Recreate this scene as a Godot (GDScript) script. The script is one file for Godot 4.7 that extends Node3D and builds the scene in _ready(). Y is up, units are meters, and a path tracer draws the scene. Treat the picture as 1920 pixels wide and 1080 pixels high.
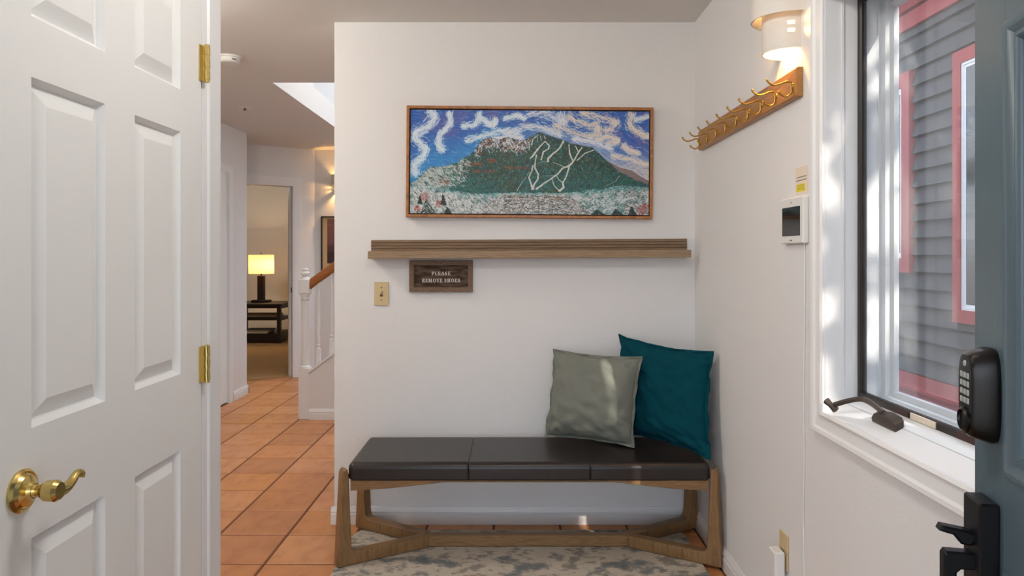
extends Node3D
# Entry hall of a house. Units are metres, y up. "d" is depth into the house, d = -z.

var M := {}
var used := {}
var rng := RandomNumberGenerator.new()

# ------------------------------------------------------------------ triangle soups
func P(x: float, y: float, d: float) -> Vector3:
	return Vector3(x, y, -d)

func turned(s: PackedVector3Array) -> PackedVector3Array:
	# front faces run clockwise: flips a closed shape that came out inside out
	var c := Vector3.ZERO
	for p in s:
		c += p
	c /= maxf(1.0, s.size())
	var vol := 0.0
	for i in range(0, s.size(), 3):
		vol += (s[i] - c).dot((s[i + 1] - c).cross(s[i + 2] - c))
	if vol > 0.0:
		for i in range(0, s.size(), 3):
			var t := s[i + 1]
			s[i + 1] = s[i + 2]
			s[i + 2] = t
	return s

func q4(s: PackedVector3Array, a: Vector3, b: Vector3, c: Vector3, e: Vector3) -> void:
	s.append_array(PackedVector3Array([a, b, c, a, c, e]))

func box_on(m: Callable, u0: float, u1: float, v0: float, v1: float, h0: float, h1: float, b := 0.0) -> PackedVector3Array:
	var s := PackedVector3Array()
	var lo := Vector3(u0, v0, h0)
	var hi := Vector3(u1, v1, h1)
	var f := func(x: int, y: int, z: int, k: int) -> Vector3:
		var p := Vector3(hi.x if x else lo.x, hi.y if y else lo.y, hi.z if z else lo.z)
		var ins := Vector3(-b if x else b, -b if y else b, -b if z else b)
		ins[k] = 0.0
		p += ins
		return m.call(p.x, p.y, p.z)
	for k in 3:
		var i := (k + 1) % 3
		var j := (k + 2) % 3
		for side in 2:
			var c := []
			for st in [[0, 0], [1, 0], [1, 1], [0, 1]]:
				var ix := [0, 0, 0]
				ix[k] = side
				ix[i] = st[0] if side else 1 - st[0]
				ix[j] = st[1]
				c.append(f.call(ix[0], ix[1], ix[2], k))
			q4(s, c[0], c[1], c[2], c[3])
	if b > 0.0:
		for k in 3:
			var i := (k + 1) % 3
			var j := (k + 2) % 3
			for a in 2:
				for e in 2:
					var c := []
					for w in 2:
						var ix := [0, 0, 0]
						ix[i] = a
						ix[j] = e
						ix[k] = w
						c.append([f.call(ix[0], ix[1], ix[2], i), f.call(ix[0], ix[1], ix[2], j)])
					if a == e:
						q4(s, c[0][0], c[0][1], c[1][1], c[1][0])
					else:
						q4(s, c[0][1], c[0][0], c[1][0], c[1][1])
		for x in 2:
			for y in 2:
				for z in 2:
					var t := [f.call(x, y, z, 0), f.call(x, y, z, 1), f.call(x, y, z, 2)]
					if (x + y + z) % 2 == 0:
						t = [t[0], t[2], t[1]]
					s.append_array(PackedVector3Array([t[0], t[1], t[2]]))
	return turned(s)

func bx(x0: float, x1: float, y0: float, y1: float, d0: float, d1: float, b := 0.0) -> PackedVector3Array:
	return box_on(P, x0, x1, y0, y1, d0, d1, b)

func ring_on(m: Callable, u0: float, u1: float, v0: float, v1: float, prof: Array) -> PackedVector3Array:
	# a mitred frame round the rectangle; prof is a closed loop of [outward, height]
	var s := PackedVector3Array()
	var n := prof.size()
	for i in n:
		var a: Array = prof[i]
		var b: Array = prof[(i + 1) % n]
		for k in 4:
			var cs := [[-1, -1], [1, -1], [1, 1], [-1, 1]]
			var c0: Array = cs[k]
			var c1: Array = cs[(k + 1) % 4]
			var pt := func(c: Array, w: Array) -> Vector3:
				return m.call((u0 - w[0]) if c[0] < 0 else (u1 + w[0]), (v0 - w[0]) if c[1] < 0 else (v1 + w[0]), w[1])
			q4(s, pt.call(c0, a), pt.call(c1, a), pt.call(c1, b), pt.call(c0, b))
	return turned(s)

func ext(poly: Array, axis: String, c0: float, c1: float, b := 0.0) -> PackedVector3Array:
	# extrudes a polygon: "x": (d, y) along x; "d": (x, y) along d; "y": (x, d) along y
	var put := func(p: Vector2, c: float) -> Vector3:
		if axis == "x":
			return P(c, p.y, p.x)
		if axis == "d":
			return P(p.x, p.y, c)
		return P(p.x, c, p.y)
	return prism(poly, put, c0, c1, b)

func prism(poly: Array, put: Callable, c0: float, c1: float, b := 0.0) -> PackedVector3Array:
	var pts := PackedVector2Array()
	for p in poly:
		pts.append(Vector2(p[0], p[1]) if p is Array else p)
	if Geometry2D.is_polygon_clockwise(pts):
		pts.reverse()
	var n := pts.size()
	var inner := pts.duplicate()
	if b > 0.0:
		for i in n:
			var e0 := (pts[i] - pts[(i + n - 1) % n]).normalized()
			var e1 := (pts[(i + 1) % n] - pts[i]).normalized()
			var n0 := Vector2(-e0.y, e0.x)
			var n1 := Vector2(-e1.y, e1.x)
			inner[i] = pts[i] + (n0 + n1) / maxf(0.3, 1.0 + n0.dot(n1)) * b
	var s := PackedVector3Array()
	var big := PackedVector2Array()
	for p in inner:
		big.append(p * 1000.0)
	var tri := Geometry2D.triangulate_polygon(big)
	for i in range(0, tri.size(), 3):
		var a := inner[tri[i]]
		var c := inner[tri[i + 1]]
		var e := inner[tri[i + 2]]
		if (c - a).cross(e - a) < 0:
			var t := c
			c = e
			e = t
		s.append_array(PackedVector3Array([put.call(a, c1), put.call(c, c1), put.call(e, c1), put.call(a, c0), put.call(e, c0), put.call(c, c0)]))
	for i in n:
		var j := (i + 1) % n
		var lo := c0 + b
		var hi := c1 - b
		q4(s, put.call(pts[i], lo), put.call(pts[j], lo), put.call(pts[j], hi), put.call(pts[i], hi))
		if b > 0.0:
			q4(s, put.call(pts[i], hi), put.call(pts[j], hi), put.call(inner[j], c1), put.call(inner[i], c1))
			q4(s, put.call(inner[i], c0), put.call(inner[j], c0), put.call(pts[j], lo), put.call(pts[i], lo))
	return turned(s)

func grid(rows: Array, wrap := false, caps := false, closed := true) -> PackedVector3Array:
	var s := PackedVector3Array()
	for i in rows.size() - 1:
		var a: PackedVector3Array = rows[i]
		var b: PackedVector3Array = rows[i + 1]
		var n := a.size()
		for j in (n if wrap else n - 1):
			var k := (j + 1) % n
			q4(s, a[j], a[k], b[k], b[j])
	if caps:
		for e in [0, rows.size() - 1]:
			var r: PackedVector3Array = rows[e]
			var c := Vector3.ZERO
			for p in r:
				c += p
			c /= r.size()
			for j in r.size():
				var k := (j + 1) % r.size()
				s.append_array(PackedVector3Array([c, r[k], r[j]] if e == 0 else [c, r[j], r[k]]))
	return turned(s) if closed else s

func lathe(prof: Array, at: Vector3, segs := 24, basis := Basis()) -> PackedVector3Array:
	# prof: [radius, height] along the basis' y axis
	var rows := []
	for p in prof:
		var r := PackedVector3Array()
		for k in segs:
			var a := TAU * k / segs
			r.append(at + basis * Vector3(cos(a) * p[0], p[1], sin(a) * p[0]))
		rows.append(r)
	return grid(rows, true, true)

func tube(path: Array, rad, segs := 8) -> PackedVector3Array:
	var rows := []
	var n := path.size()
	var up := Vector3.UP
	for i in n:
		var p: Vector3 = path[i]
		var t: Vector3 = ((path[mini(i + 1, n - 1)] as Vector3) - (path[maxi(i - 1, 0)] as Vector3)).normalized()
		if absf(t.dot(up)) > 0.97:
			up = Vector3.RIGHT if absf(t.x) < 0.9 else Vector3.UP
		var side := t.cross(up).normalized()
		up = side.cross(t).normalized()
		var r: float = rad[i] if rad is Array else rad
		var row := PackedVector3Array()
		for k in segs:
			var a := TAU * k / segs
			row.append(p + side * cos(a) * r + up * sin(a) * r)
		rows.append(row)
	return grid(rows, true, true)

func curve(pts: Array, steps := 6) -> Array:
	var out := []
	var n := pts.size()
	for i in n - 1:
		var a: Vector3 = pts[maxi(i - 1, 0)]
		var b: Vector3 = pts[i]
		var c: Vector3 = pts[i + 1]
		var e: Vector3 = pts[mini(i + 2, n - 1)]
		for k in steps:
			out.append(b.cubic_interpolate(c, a, e, float(k) / steps))
	out.append(pts[n - 1])
	return out

func mesh_of(s: PackedVector3Array, crease := 40.0, uv = null) -> ArrayMesh:
	var n := s.size()
	var fn := PackedVector3Array()
	fn.resize(n / 3)
	var at := {}
	for f in n / 3:
		var a := s[f * 3]
		fn[f] = (s[f * 3 + 2] - a).cross(s[f * 3 + 1] - a)
		for k in 3:
			var key := Vector3i((s[f * 3 + k] * 50000.0).round())
			if not at.has(key):
				at[key] = PackedInt32Array()
			at[key].append(f)
	var nor := PackedVector3Array()
	nor.resize(n)
	var lim := cos(deg_to_rad(crease))
	for f in n / 3:
		var own := fn[f].normalized()
		for k in 3:
			var key := Vector3i((s[f * 3 + k] * 50000.0).round())
			var sum := Vector3.ZERO
			for g in at[key]:
				if fn[g].normalized().dot(own) >= lim:
					sum += fn[g]
			nor[f * 3 + k] = sum.normalized() if sum.length() > 0.0 else own
	var ar := []
	ar.resize(Mesh.ARRAY_MAX)
	ar[Mesh.ARRAY_VERTEX] = s
	ar[Mesh.ARRAY_NORMAL] = nor
	if uv != null:
		ar[Mesh.ARRAY_TEX_UV] = uv
	var m := ArrayMesh.new()
	m.add_surface_from_arrays(Mesh.PRIMITIVE_TRIANGLES, ar)
	return m

# ------------------------------------------------------------------ nodes
func numbered(n: String) -> String:
	if not used.has(n):
		used[n] = 0
		return n
	used[n] += 1
	return "%s_%03d" % [n, used[n]]

func tag(o: Node, label: String, category: String, group := "", kind := "") -> Node:
	o.set_meta("label", label)
	o.set_meta("category", category)
	if group:
		o.set_meta("group", group)
	if kind:
		o.set_meta("kind", kind)
	return o

func thing(called: String, label: String, category: String, at := Vector3.ZERO, turn := 0.0, group := "", kind := "") -> Node3D:
	var o := Node3D.new()
	o.name = numbered(called)
	add_child(o)
	o.position = at
	o.rotation.y = turn
	tag(o, label, category, group, kind)
	return o

func part(parent: Node, called: String, s, material: Material, crease := 40.0) -> MeshInstance3D:
	var o := MeshInstance3D.new()
	o.name = called
	o.mesh = s if s is Mesh else mesh_of(s, crease)
	o.material_override = null
	for i in o.mesh.get_surface_count():
		o.set_surface_override_material(i, material)
	parent.add_child(o, true)
	return o

func solo(called: String, s, material: Material, label: String, category: String, group := "", kind := "", crease := 40.0) -> MeshInstance3D:
	var o := part(self, numbered(called), s, material, crease)
	tag(o, label, category, group, kind)
	return o

func struct(called: String, s, material: Material, label: String, category: String) -> MeshInstance3D:
	return solo(called, s, material, label, category, "", "structure")

func join(list: Array) -> PackedVector3Array:
	var s := PackedVector3Array()
	for x in list:
		s.append_array(x)
	return s

# ------------------------------------------------------------------ materials
func noise_tex(freq: float, ramp: Array, size := 256, seed_ := 1, oct := 4, warp := 0.0, gain := 0.5) -> NoiseTexture2D:
	var f := FastNoiseLite.new()
	f.noise_type = FastNoiseLite.TYPE_SIMPLEX_SMOOTH
	f.seed = seed_
	f.frequency = freq
	f.fractal_octaves = oct
	f.fractal_gain = gain
	if warp > 0.0:
		f.domain_warp_enabled = true
		f.domain_warp_amplitude = warp
		f.domain_warp_frequency = freq * 1.3
	var t := NoiseTexture2D.new()
	t.width = size
	t.height = size
	t.seamless = true
	t.noise = f
	if ramp.size():
		var g := Gradient.new()
		var off := PackedFloat32Array()
		var col := PackedColorArray()
		for r in ramp:
			off.append(r[0])
			col.append(r[1])
		g.offsets = off
		g.colors = col
		t.color_ramp = g
	return t

func grey(v: float) -> Color:
	return Color(v, v, v)

func mat(key: String, c: Color, rough := 0.6, metal := 0.0) -> StandardMaterial3D:
	var m := StandardMaterial3D.new()
	m.resource_name = key
	m.albedo_color = c
	m.roughness = rough
	m.metallic = metal
	M[key] = m
	return m

func tri(m: StandardMaterial3D, tex: Texture2D, scale: Vector3, world := false) -> void:
	m.albedo_texture = tex
	m.uv1_triplanar = true
	m.uv1_world_triplanar = world
	m.uv1_scale = scale

func bump(m: StandardMaterial3D, tex: Texture2D, depth: float, scale: Vector3, world := false) -> void:
	m.heightmap_enabled = true
	m.heightmap_texture = tex
	m.heightmap_scale = depth
	m.uv1_triplanar = true
	m.uv1_world_triplanar = world
	m.uv1_scale = scale

func materials() -> void:
	var fine := noise_tex(0.05, [], 256, 3, 4)
	var grain := noise_tex(0.02, [[0.0, grey(0.62)], [0.35, grey(0.86)], [0.5, grey(0.95)], [0.62, grey(0.8)], [1.0, grey(1.0)]], 256, 7, 5)
	var mottled := noise_tex(0.012, [[0.0, grey(0.82)], [0.5, grey(0.93)], [1.0, grey(1.0)]], 256, 9, 5)
	bump(mat("wall_paint", Color(0.885, 0.885, 0.885), 0.62), fine, 0.06, Vector3.ONE * 5.0, true)
	mat("ceiling_paint", Color(0.88, 0.87, 0.855), 0.8)
	mat("trim_paint", Color(0.9, 0.9, 0.9), 0.35)
	mat("door_paint", Color(0.925, 0.925, 0.92), 0.38)
	mat("grout", Color(0.42, 0.27, 0.18), 0.9)
	for i in 6:
		var tones := [Color(0.80, 0.55, 0.36), Color(0.77, 0.52, 0.33), Color(0.82, 0.58, 0.39), Color(0.79, 0.54, 0.32), Color(0.75, 0.51, 0.34), Color(0.81, 0.57, 0.40)]
		var tm := mat("tile%d" % i, tones[i], 0.42)
		tri(tm, noise_tex(0.018, [[0.0, Color(0.88, 0.84, 0.80)], [0.45, Color(0.96, 0.95, 0.93)], [1.0, Color(1, 1, 1)]], 256, 20, 5, 12.0), Vector3(2.2, 2.2, 1.1), true) if i == 0 else tri(tm, M["tile0"].albedo_texture, Vector3(2.2, 2.2, 1.1), true)
		tm.uv1_offset = Vector3(0.37 * i, 0, 0.21 * i)
	tri(mat("carpet", Color(0.74, 0.58, 0.38), 0.95), noise_tex(0.2, [[0.0, grey(0.8)], [1.0, grey(1.0)]], 256, 31, 3), Vector3.ONE * 2.0, true)
	# woods
	tri(mat("shelf_wood", Color(0.67, 0.56, 0.44), 0.6), grain, Vector3(0.6, 22, 22))
	tri(mat("shelf_shaded_wood", Color(0.59, 0.48, 0.37), 0.65), grain, Vector3(0.5, 26, 26))  # same wood, darkened in its colour for the shade behind the lip
	tri(mat("bench_wood", Color(0.60, 0.46, 0.30), 0.45), grain, Vector3(9, 0.9, 9))
	tri(mat("bench_rail_wood", Color(0.60, 0.46, 0.30), 0.45), grain, Vector3(0.9, 12, 12))
	tri(mat("rack_wood", Color(0.73, 0.51, 0.26), 0.35), grain, Vector3(14, 14, 0.8))
	tri(mat("frame_wood", Color(0.74, 0.49, 0.27), 0.4), grain, Vector3(2, 2, 8))
	tri(mat("sign_frame_wood", Color(0.54, 0.44, 0.36), 0.75), grain, Vector3(3, 14, 14))
	tri(mat("sign_board_wood", Color(0.38, 0.31, 0.26), 0.85), noise_tex(0.015, [[0.0, Color(0.45, 0.4, 0.36)], [0.5, Color(0.8, 0.74, 0.68)], [0.7, Color(1, 1, 1)], [1.0, Color(1.6, 1.55, 1.5)]], 256, 12, 5), Vector3(3, 12, 12))
	tri(mat("rail_wood", Color(0.70, 0.42, 0.17), 0.35), grain, Vector3(0.8, 14, 14))
	tri(mat("dark_wood", Color(0.17, 0.11, 0.085), 0.4), grain, Vector3(1.5, 10, 10))
	# soft things
	var lea := mat("leather", Color(0.135, 0.108, 0.10), 0.36)
	bump(lea, noise_tex(0.09, [], 256, 41, 3), 0.03, Vector3.ONE * 6.0)
	var sage := mat("sage_velvet", Color(0.46, 0.475, 0.44), 0.85)
	sage.rim_enabled = true
	sage.rim = 0.2
	sage.rim_tint = 0.6
	bump(sage, fine, 0.02, Vector3.ONE * 14.0)
	var teal := mat("teal_velvet", Color(0.0, 0.25, 0.30), 0.85)
	teal.rim_enabled = true
	teal.rim = 0.25
	teal.rim_tint = 1.0
	teal.metallic_specular = 0.25
	var rug := mat("rug_pile", Color(1, 1, 1), 0.97)
	tri(rug, noise_tex(0.0075, [[0.0, Color(0.38, 0.42, 0.44)], [0.3, Color(0.50, 0.52, 0.53)], [0.40, Color(0.64, 0.61, 0.57)], [0.47, Color(0.80, 0.76, 0.70)], [0.64, Color(0.82, 0.78, 0.72)], [0.74, Color(0.62, 0.58, 0.53)], [1.0, Color(0.50, 0.52, 0.53)]], 1024, 57, 8, 24.0, 0.66), Vector3(0.5, 0.5, 0.72), true)
	rug.detail_enabled = true
	rug.detail_blend_mode = BaseMaterial3D.BLEND_MODE_MUL
	rug.detail_uv_layer = BaseMaterial3D.DETAIL_UV_2
	rug.detail_albedo = noise_tex(0.18, [[0.0, grey(0.72)], [0.5, grey(0.92)], [1.0, grey(1.0)]], 512, 77, 3)
	rug.uv2_triplanar = true
	rug.uv2_world_triplanar = true
	rug.uv2_scale = Vector3(2.0, 2.0, 5.0)
	# metals and plastics
	mat("brass", Color(0.83, 0.73, 0.46), 0.2, 1.0)
	mat("hook_brass", Color(0.74, 0.60, 0.32), 0.28, 1.0)
	mat("bronze", Color(0.30, 0.26, 0.24), 0.42, 0.35)
	mat("dark_bronze", Color(0.085, 0.07, 0.062), 0.3, 0.4)
	mat("black_metal", Color(0.075, 0.075, 0.085), 0.34, 0.4)
	mat("key_grey", Color(0.60, 0.62, 0.60), 0.5)
	mat("screen_frame", Color(0.13, 0.105, 0.09), 0.45)
	mat("brown_vinyl", Color(0.24, 0.13, 0.11), 0.5)
	mat("vinyl_white", Color(0.86, 0.88, 0.9), 0.4)
	mat("almond_plastic", Color(0.80, 0.72, 0.55), 0.4)
	mat("white_plastic", Color(0.88, 0.88, 0.87), 0.4)
	mat("grey_plastic", Color(0.45, 0.45, 0.46), 0.5)
	mat("dark_hole", Color(0.1, 0.08, 0.06), 0.6)
	mat("screen_glass", Color(0.05, 0.055, 0.06), 0.08)
	mat("paper", Color(0.88, 0.83, 0.76), 0.8)
	mat("yellow_print", Color(0.88, 0.82, 0.12), 0.8)
	mat("grey_print", Color(0.5, 0.48, 0.47), 0.8)
	mat("cream_cloth", Color(0.72, 0.62, 0.46), 0.9)
	mat("lettering", Color(0.9, 0.88, 0.84), 0.7)
	mat("canvas_edge", Color(0.06, 0.05, 0.06), 0.8)
	mat("mat_board", Color(0.80, 0.68, 0.50), 0.8)
	# the blue door, with a brushed coat of paint
	var blue := mat("blue_paint", Color(0.30, 0.365, 0.395), 0.3)
	bump(blue, noise_tex(0.03, [], 256, 61, 3), 0.012, Vector3(14, 1.0, 14))
	# shades
	var ceramic := mat("sconce_ceramic", Color(0.86, 0.84, 0.81), 0.5)
	bump(ceramic, noise_tex(0.04, [], 128, 71, 2), 0.06, Vector3(0.4, 12, 0.4))
	var lamp := mat("lamp_shade_cloth", Color(0.92, 0.76, 0.47), 0.9)
	lamp.backlight_enabled = true
	lamp.backlight = Color(1.0, 0.86, 0.6)
	for b in [["bulb_glow", Color(1.0, 0.80, 0.5), 6.0], ["dome_glow", Color(1.0, 0.93, 0.84), 3.0]]:
		var g := mat(b[0], Color(1, 0.95, 0.9), 0.4)
		g.emission_enabled = true
		g.emission = b[1]
		g.emission_energy_multiplier = b[2]
	# glass
	var gl := mat("glass", Color(0.9, 0.95, 0.95, 0.04), 0.0)
	gl.transparency = BaseMaterial3D.TRANSPARENCY_ALPHA
	var sc := mat("insect_screen", Color(0.5, 0.51, 0.53, 0.10), 0.7)
	sc.transparency = BaseMaterial3D.TRANSPARENCY_ALPHA
	# outdoors
	tri(mat("siding", Color(0.34, 0.34, 0.355), 0.85), grain, Vector3(10, 18, 0.7))
	mat("red_trim", Color(0.62, 0.22, 0.23), 0.7)
	mat("red_skirt", Color(0.60, 0.24, 0.28), 0.7)
	tri(mat("concrete", Color(0.62, 0.61, 0.59), 0.9), mottled, Vector3.ONE * 0.8, true)
	mat("dark_glass", Color(0.16, 0.19, 0.21), 0.1)
	tri(mat("cedar_post", Color(0.45, 0.36, 0.28), 0.8), grain, Vector3(9, 0.8, 9))

# ------------------------------------------------------------------ scene
func _ready() -> void:
	rng.seed = 11
	light_and_lens()
	shell()
	tiles()
	entry_window()
	closet_door()
	blue_door()
	hall()
	stairs()
	far_room()
	outdoors()
	bench()
	pillows()
	painting()
	ledge_and_sign()
	coat_rack()
	small_fittings()
	var up := Basis()
	sconce(P(0.89, 0, 2.335), Vector3(-1, 0, 0), "white two-tier half-round wall sconce lit above the coat rack", 0.15)
	sconce(P(-1.845, 0, 7.92), Vector3(0, 0, 1), "lit white wall sconce on the hall wall above the staircase", 0.22)

func light_and_lens() -> void:
	var cam := Camera3D.new()
	cam.name = "camera"
	add_child(cam)
	cam.position = Vector3(0, 1.313, 0)
	cam.projection = Camera3D.PROJECTION_FRUSTUM
	cam.near = 0.05
	cam.far = 100.0
	cam.size = 1080.0 / 1370.0 * 0.05
	cam.frustum_offset = Vector2(0, -64.0 / 1370.0 * 0.05)
	cam.current = true
	var env := Environment.new()
	env.background_mode = Environment.BG_SKY
	var sky := Sky.new()
	var sm := ProceduralSkyMaterial.new()
	sm.sky_top_color = Color(0.74, 0.80, 0.88)
	sm.sky_horizon_color = Color(0.88, 0.91, 0.95)
	sm.ground_bottom_color = Color(0.5, 0.5, 0.5)
	sm.ground_horizon_color = Color(0.75, 0.76, 0.78)
	sm.sun_angle_max = 4.0
	sky.sky_material = sm
	env.sky = sky
	env.background_energy_multiplier = 5.0
	env.tonemap_mode = Environment.TONE_MAPPER_LINEAR
	env.tonemap_exposure = 1.1
	env.sdfgi_enabled = true
	env.ssao_enabled = true
	env.ssil_enabled = true
	var we := WorldEnvironment.new()
	we.name = "environment"
	we.environment = env
	add_child(we)
	var sun := DirectionalLight3D.new()
	sun.name = "sun"
	add_child(sun)
	sun.look_at_from_position(Vector3.ZERO, Vector3(-1.0, -1.77, -2.86), Vector3.UP)
	sun.light_color = Color(1.0, 0.96, 0.9)
	sun.light_energy = 3.0
	sun.light_angular_distance = 0.5
	sun.shadow_enabled = true
	# ceiling lights added out of view to brighten the rooms
	added_ceiling_light(P(0.0, 2.44, 1.35), 0.78, Color(1.0, 0.99, 0.97), "white glass dome light added out of view on the entry ceiling")
	added_ceiling_light(P(-1.75, 2.44, 2.85), 1.2, Color(1.0, 0.965, 0.92), "white glass dome light added out of view on the tiled hall ceiling")
	added_ceiling_light(P(-4.3, 2.44, 9.6), 0.75, Color(1.0, 0.97, 0.93), "white glass dome light added out of view on the lamp room ceiling")
	added_ceiling_light(P(-0.6, 4.4, 5.5), 2.2, Color(1.0, 0.97, 0.93), "white glass dome light added out of view high over the staircase")

func lamp_light(parent: Node, at: Vector3, energy: float, c: Color, size: float) -> void:
	var l := OmniLight3D.new()
	l.name = "glow"
	parent.add_child(l, true)
	l.position = at
	l.light_energy = energy
	l.light_color = c
	l.light_size = size
	l.omni_range = 20.0
	l.omni_attenuation = 2.0
	l.shadow_enabled = true

func added_ceiling_light(at: Vector3, energy: float, c: Color, label: String) -> void:
	if M.is_empty():
		materials()
	var t := thing("added_ceiling_light", label, "ceiling light", at)
	part(t, "base_plate", lathe([[0.001, 0.0], [0.17, 0.0], [0.17, -0.02], [0.001, -0.02]], Vector3.ZERO, 32), M.brass)
	var prof := []
	for i in 9:
		var a := PI / 2 * i / 8.0
		prof.append([maxf(0.001, 0.16 * cos(a)), -0.022 - 0.08 * sin(a)])
	part(t, "glass_dome", lathe(prof, Vector3.ZERO, 32), M.dome_glow)
	lamp_light(t, Vector3(0, -0.06, 0), energy, c, 0.15)

# ------------------------------------------------------------------ the building
func on_right(u: float, v: float, h: float) -> Vector3:   # right wall, facing -x: u is depth
	return P(0.89 - h, v, u)

func on_left(u: float, v: float, h: float) -> Vector3:    # closet wall, facing +x
	return P(-0.775 + h, v, u)

func on_back(u: float, v: float, h: float) -> Vector3:    # wall behind the bench, facing +z
	return P(u, v, 3.556 - h)

const AW0 := Vector2(-3.49, 6.87)
const AW1 := Vector2(-2.14, 7.92)
func on_angle(u: float, v: float, h: float) -> Vector3:   # angled hall wall; u runs from its hidden end, 0 to 1.71
	var e := (AW1 - AW0).normalized()
	var n := Vector2(e.y, -e.x)
	var p := AW0 + e * u + n * h
	return P(p.x, v, p.y)

func on_hall_left(u: float, v: float, h: float) -> Vector3:
	return P(-2.494 + h, v, u)

func on_hall_back(u: float, v: float, h: float) -> Vector3:
	return P(u, v, 7.92 - h)

const BASE := [[0.0, 0.0], [0.015, 0.0], [0.015, 0.050], [0.009, 0.052], [0.009, 0.056], [0.013, 0.060], [0.012, 0.070], [0.007, 0.078], [0.006, 0.084], [0.0, 0.084]]
func base_on(m: Callable, u0: float, u1: float) -> PackedVector3Array:
	return prism(BASE, func(p: Vector2, c: float) -> Vector3: return m.call(c, p.y, p.x), u0, u1)

func shell() -> void:
	var W: Material = M.wall_paint
	struct("wall_back", bx(-0.864, 0.89, 0, 2.44, 3.556, 3.68), W, "white painted wall behind the bench and the mountain painting", "wall")
	struct("wall_stairwell", join([bx(-0.864, -0.744, 0, 2.44, 3.68, 5.0), bx(1.4, 1.52, 0, 4.4, 3.68, 8.04)]), W, "white partition running back to the stairwell", "wall")
	struct("wall_right", join([bx(0.89, 1.09, -0.5, 0.862, 0.1, 3.68), bx(0.89, 1.09, 2.045, 2.7, 0.1, 3.68), bx(0.89, 1.09, 0.862, 2.045, 2.07, 3.68), bx(0.89, 1.09, 0.862, 2.045, 0.1, 1.12)]), W, "white textured wall with the window and the coat rack", "wall")
	struct("wall_left", join([bx(-0.9, -0.775, 0, 2.44, 0.1, 1.045), bx(-0.9, -0.775, 2.045, 2.44, 1.045, 1.81), bx(-0.9, -0.775, 0, 2.44, 1.81, 1.926), bx(-1.6, -1.5, 0, 2.44, 0.1, 1.81)]), W, "white wall round the six-panel closet door", "wall")
	struct("wall_front", join([bx(-0.9, -0.70, 0, 2.44, 0.1, 0.22), bx(0.56, 0.89, 0, 2.44, 0.1, 0.22), bx(-0.70, 0.56, 2.06, 2.44, 0.1, 0.22)]), W, "white wall with the front doorway, behind the viewer", "wall")
	struct("wall_hall_front", bx(-2.614, -0.9, 0, 2.44, 1.80, 1.926), W, "white hall wall backing onto the closet", "wall")
	struct("wall_hall_left", join([bx(-2.614, -2.494, 0, 2.44, 1.926, 5.66), bx(-2.614, -2.494, 2.04, 2.44, 5.66, 6.44), bx(-2.614, -2.494, 0, 2.44, 6.44, 6.87), bx(-3.49, -2.614, 0, 2.44, 6.75, 6.87)]), W, "beige-lit hall wall that ends at the corner by the lamp room", "wall")
	var dl := 0.68
	var dr := 1.475
	struct("wall_hall_angled", join([box_on(on_angle, 0.0, dl, 0, 2.44, -0.12, 0.0), box_on(on_angle, dr, 1.71, 0, 2.44, -0.12, 0.0), box_on(on_angle, dl, dr, 2.04, 2.44, -0.12, 0.0)]), W, "angled hall wall with the open doorway to the lamp room", "wall")
	struct("wall_hall_back", bx(-2.14, 1.52, 0, 4.4, 7.92, 8.04), W, "hall wall with the sconce and the framed print behind the stairs", "wall")
	struct("ceiling", join([bx(-2.7, 1.1, 2.44, 2.64, 0.1, 4.81), bx(-6.3, -1.576, 2.44, 2.64, 4.81, 7.92), bx(-6.3, 1.52, 2.44, 2.64, 8.04, 11.9), bx(-6.3, -2.14, 2.44, 2.64, 7.92, 8.04)]), M.ceiling_paint, "flat off-white ceiling over the entry and the hall", "ceiling")
	# the stairwell goes on up to a roof window
	struct("wall_stairwell_upper", join([bx(-1.70, 1.52, 2.64, 4.4, 4.69, 4.81), bx(-1.70, -1.576, 2.64, 4.4, 4.81, 5.785), bx(-3.1, -1.70, 2.64, 4.4, 5.665, 5.785), bx(-3.1, -2.98, 2.64, 4.4, 5.785, 8.04), bx(-2.98, -2.14, 2.64, 4.4, 7.92, 8.04)]), W, "bright white walls of the stairwell above the ceiling opening", "wall")
	struct("ceiling_stairwell", join([bx(-3.1, 1.52, 4.4, 4.5, 4.69, 6.1), bx(-3.1, 1.52, 4.4, 4.5, 7.85, 8.04), bx(-3.1, -1.5, 4.4, 4.5, 6.1, 7.85), bx(1.2, 1.52, 4.4, 4.5, 6.1, 7.85)]), M.ceiling_paint, "high stairwell ceiling with the roof window opening", "ceiling")
	struct("baseboard_back", join([base_on(on_back, -0.879, 0.89), prism(BASE, func(p: Vector2, c: float) -> Vector3: return P(-0.864 - p.x, p.y, c), 3.552, 4.99)]), M.trim_paint, "white baseboard along the wall behind the bench", "baseboard")
	struct("baseboard_right", base_on(on_right, 0.22, 3.541), M.trim_paint, "white baseboard under the window and coat rack", "baseboard")
	struct("baseboard_hall", join([base_on(on_hall_left, 6.52, 6.885), prism(BASE, func(p: Vector2, c: float) -> Vector3: return P(c, p.y, 6.87 + p.x), -3.4, -2.479), base_on(on_hall_left, 1.93, 5.58)]), M.trim_paint, "white baseboard on the hall corner by the lamp room", "baseboard")
	struct("baseboard_hall_back", join([base_on(on_hall_back, -2.12, 1.3), base_on(on_angle, 1.57, 1.70)]), M.trim_paint, "white baseboard behind the staircase", "baseboard")

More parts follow.
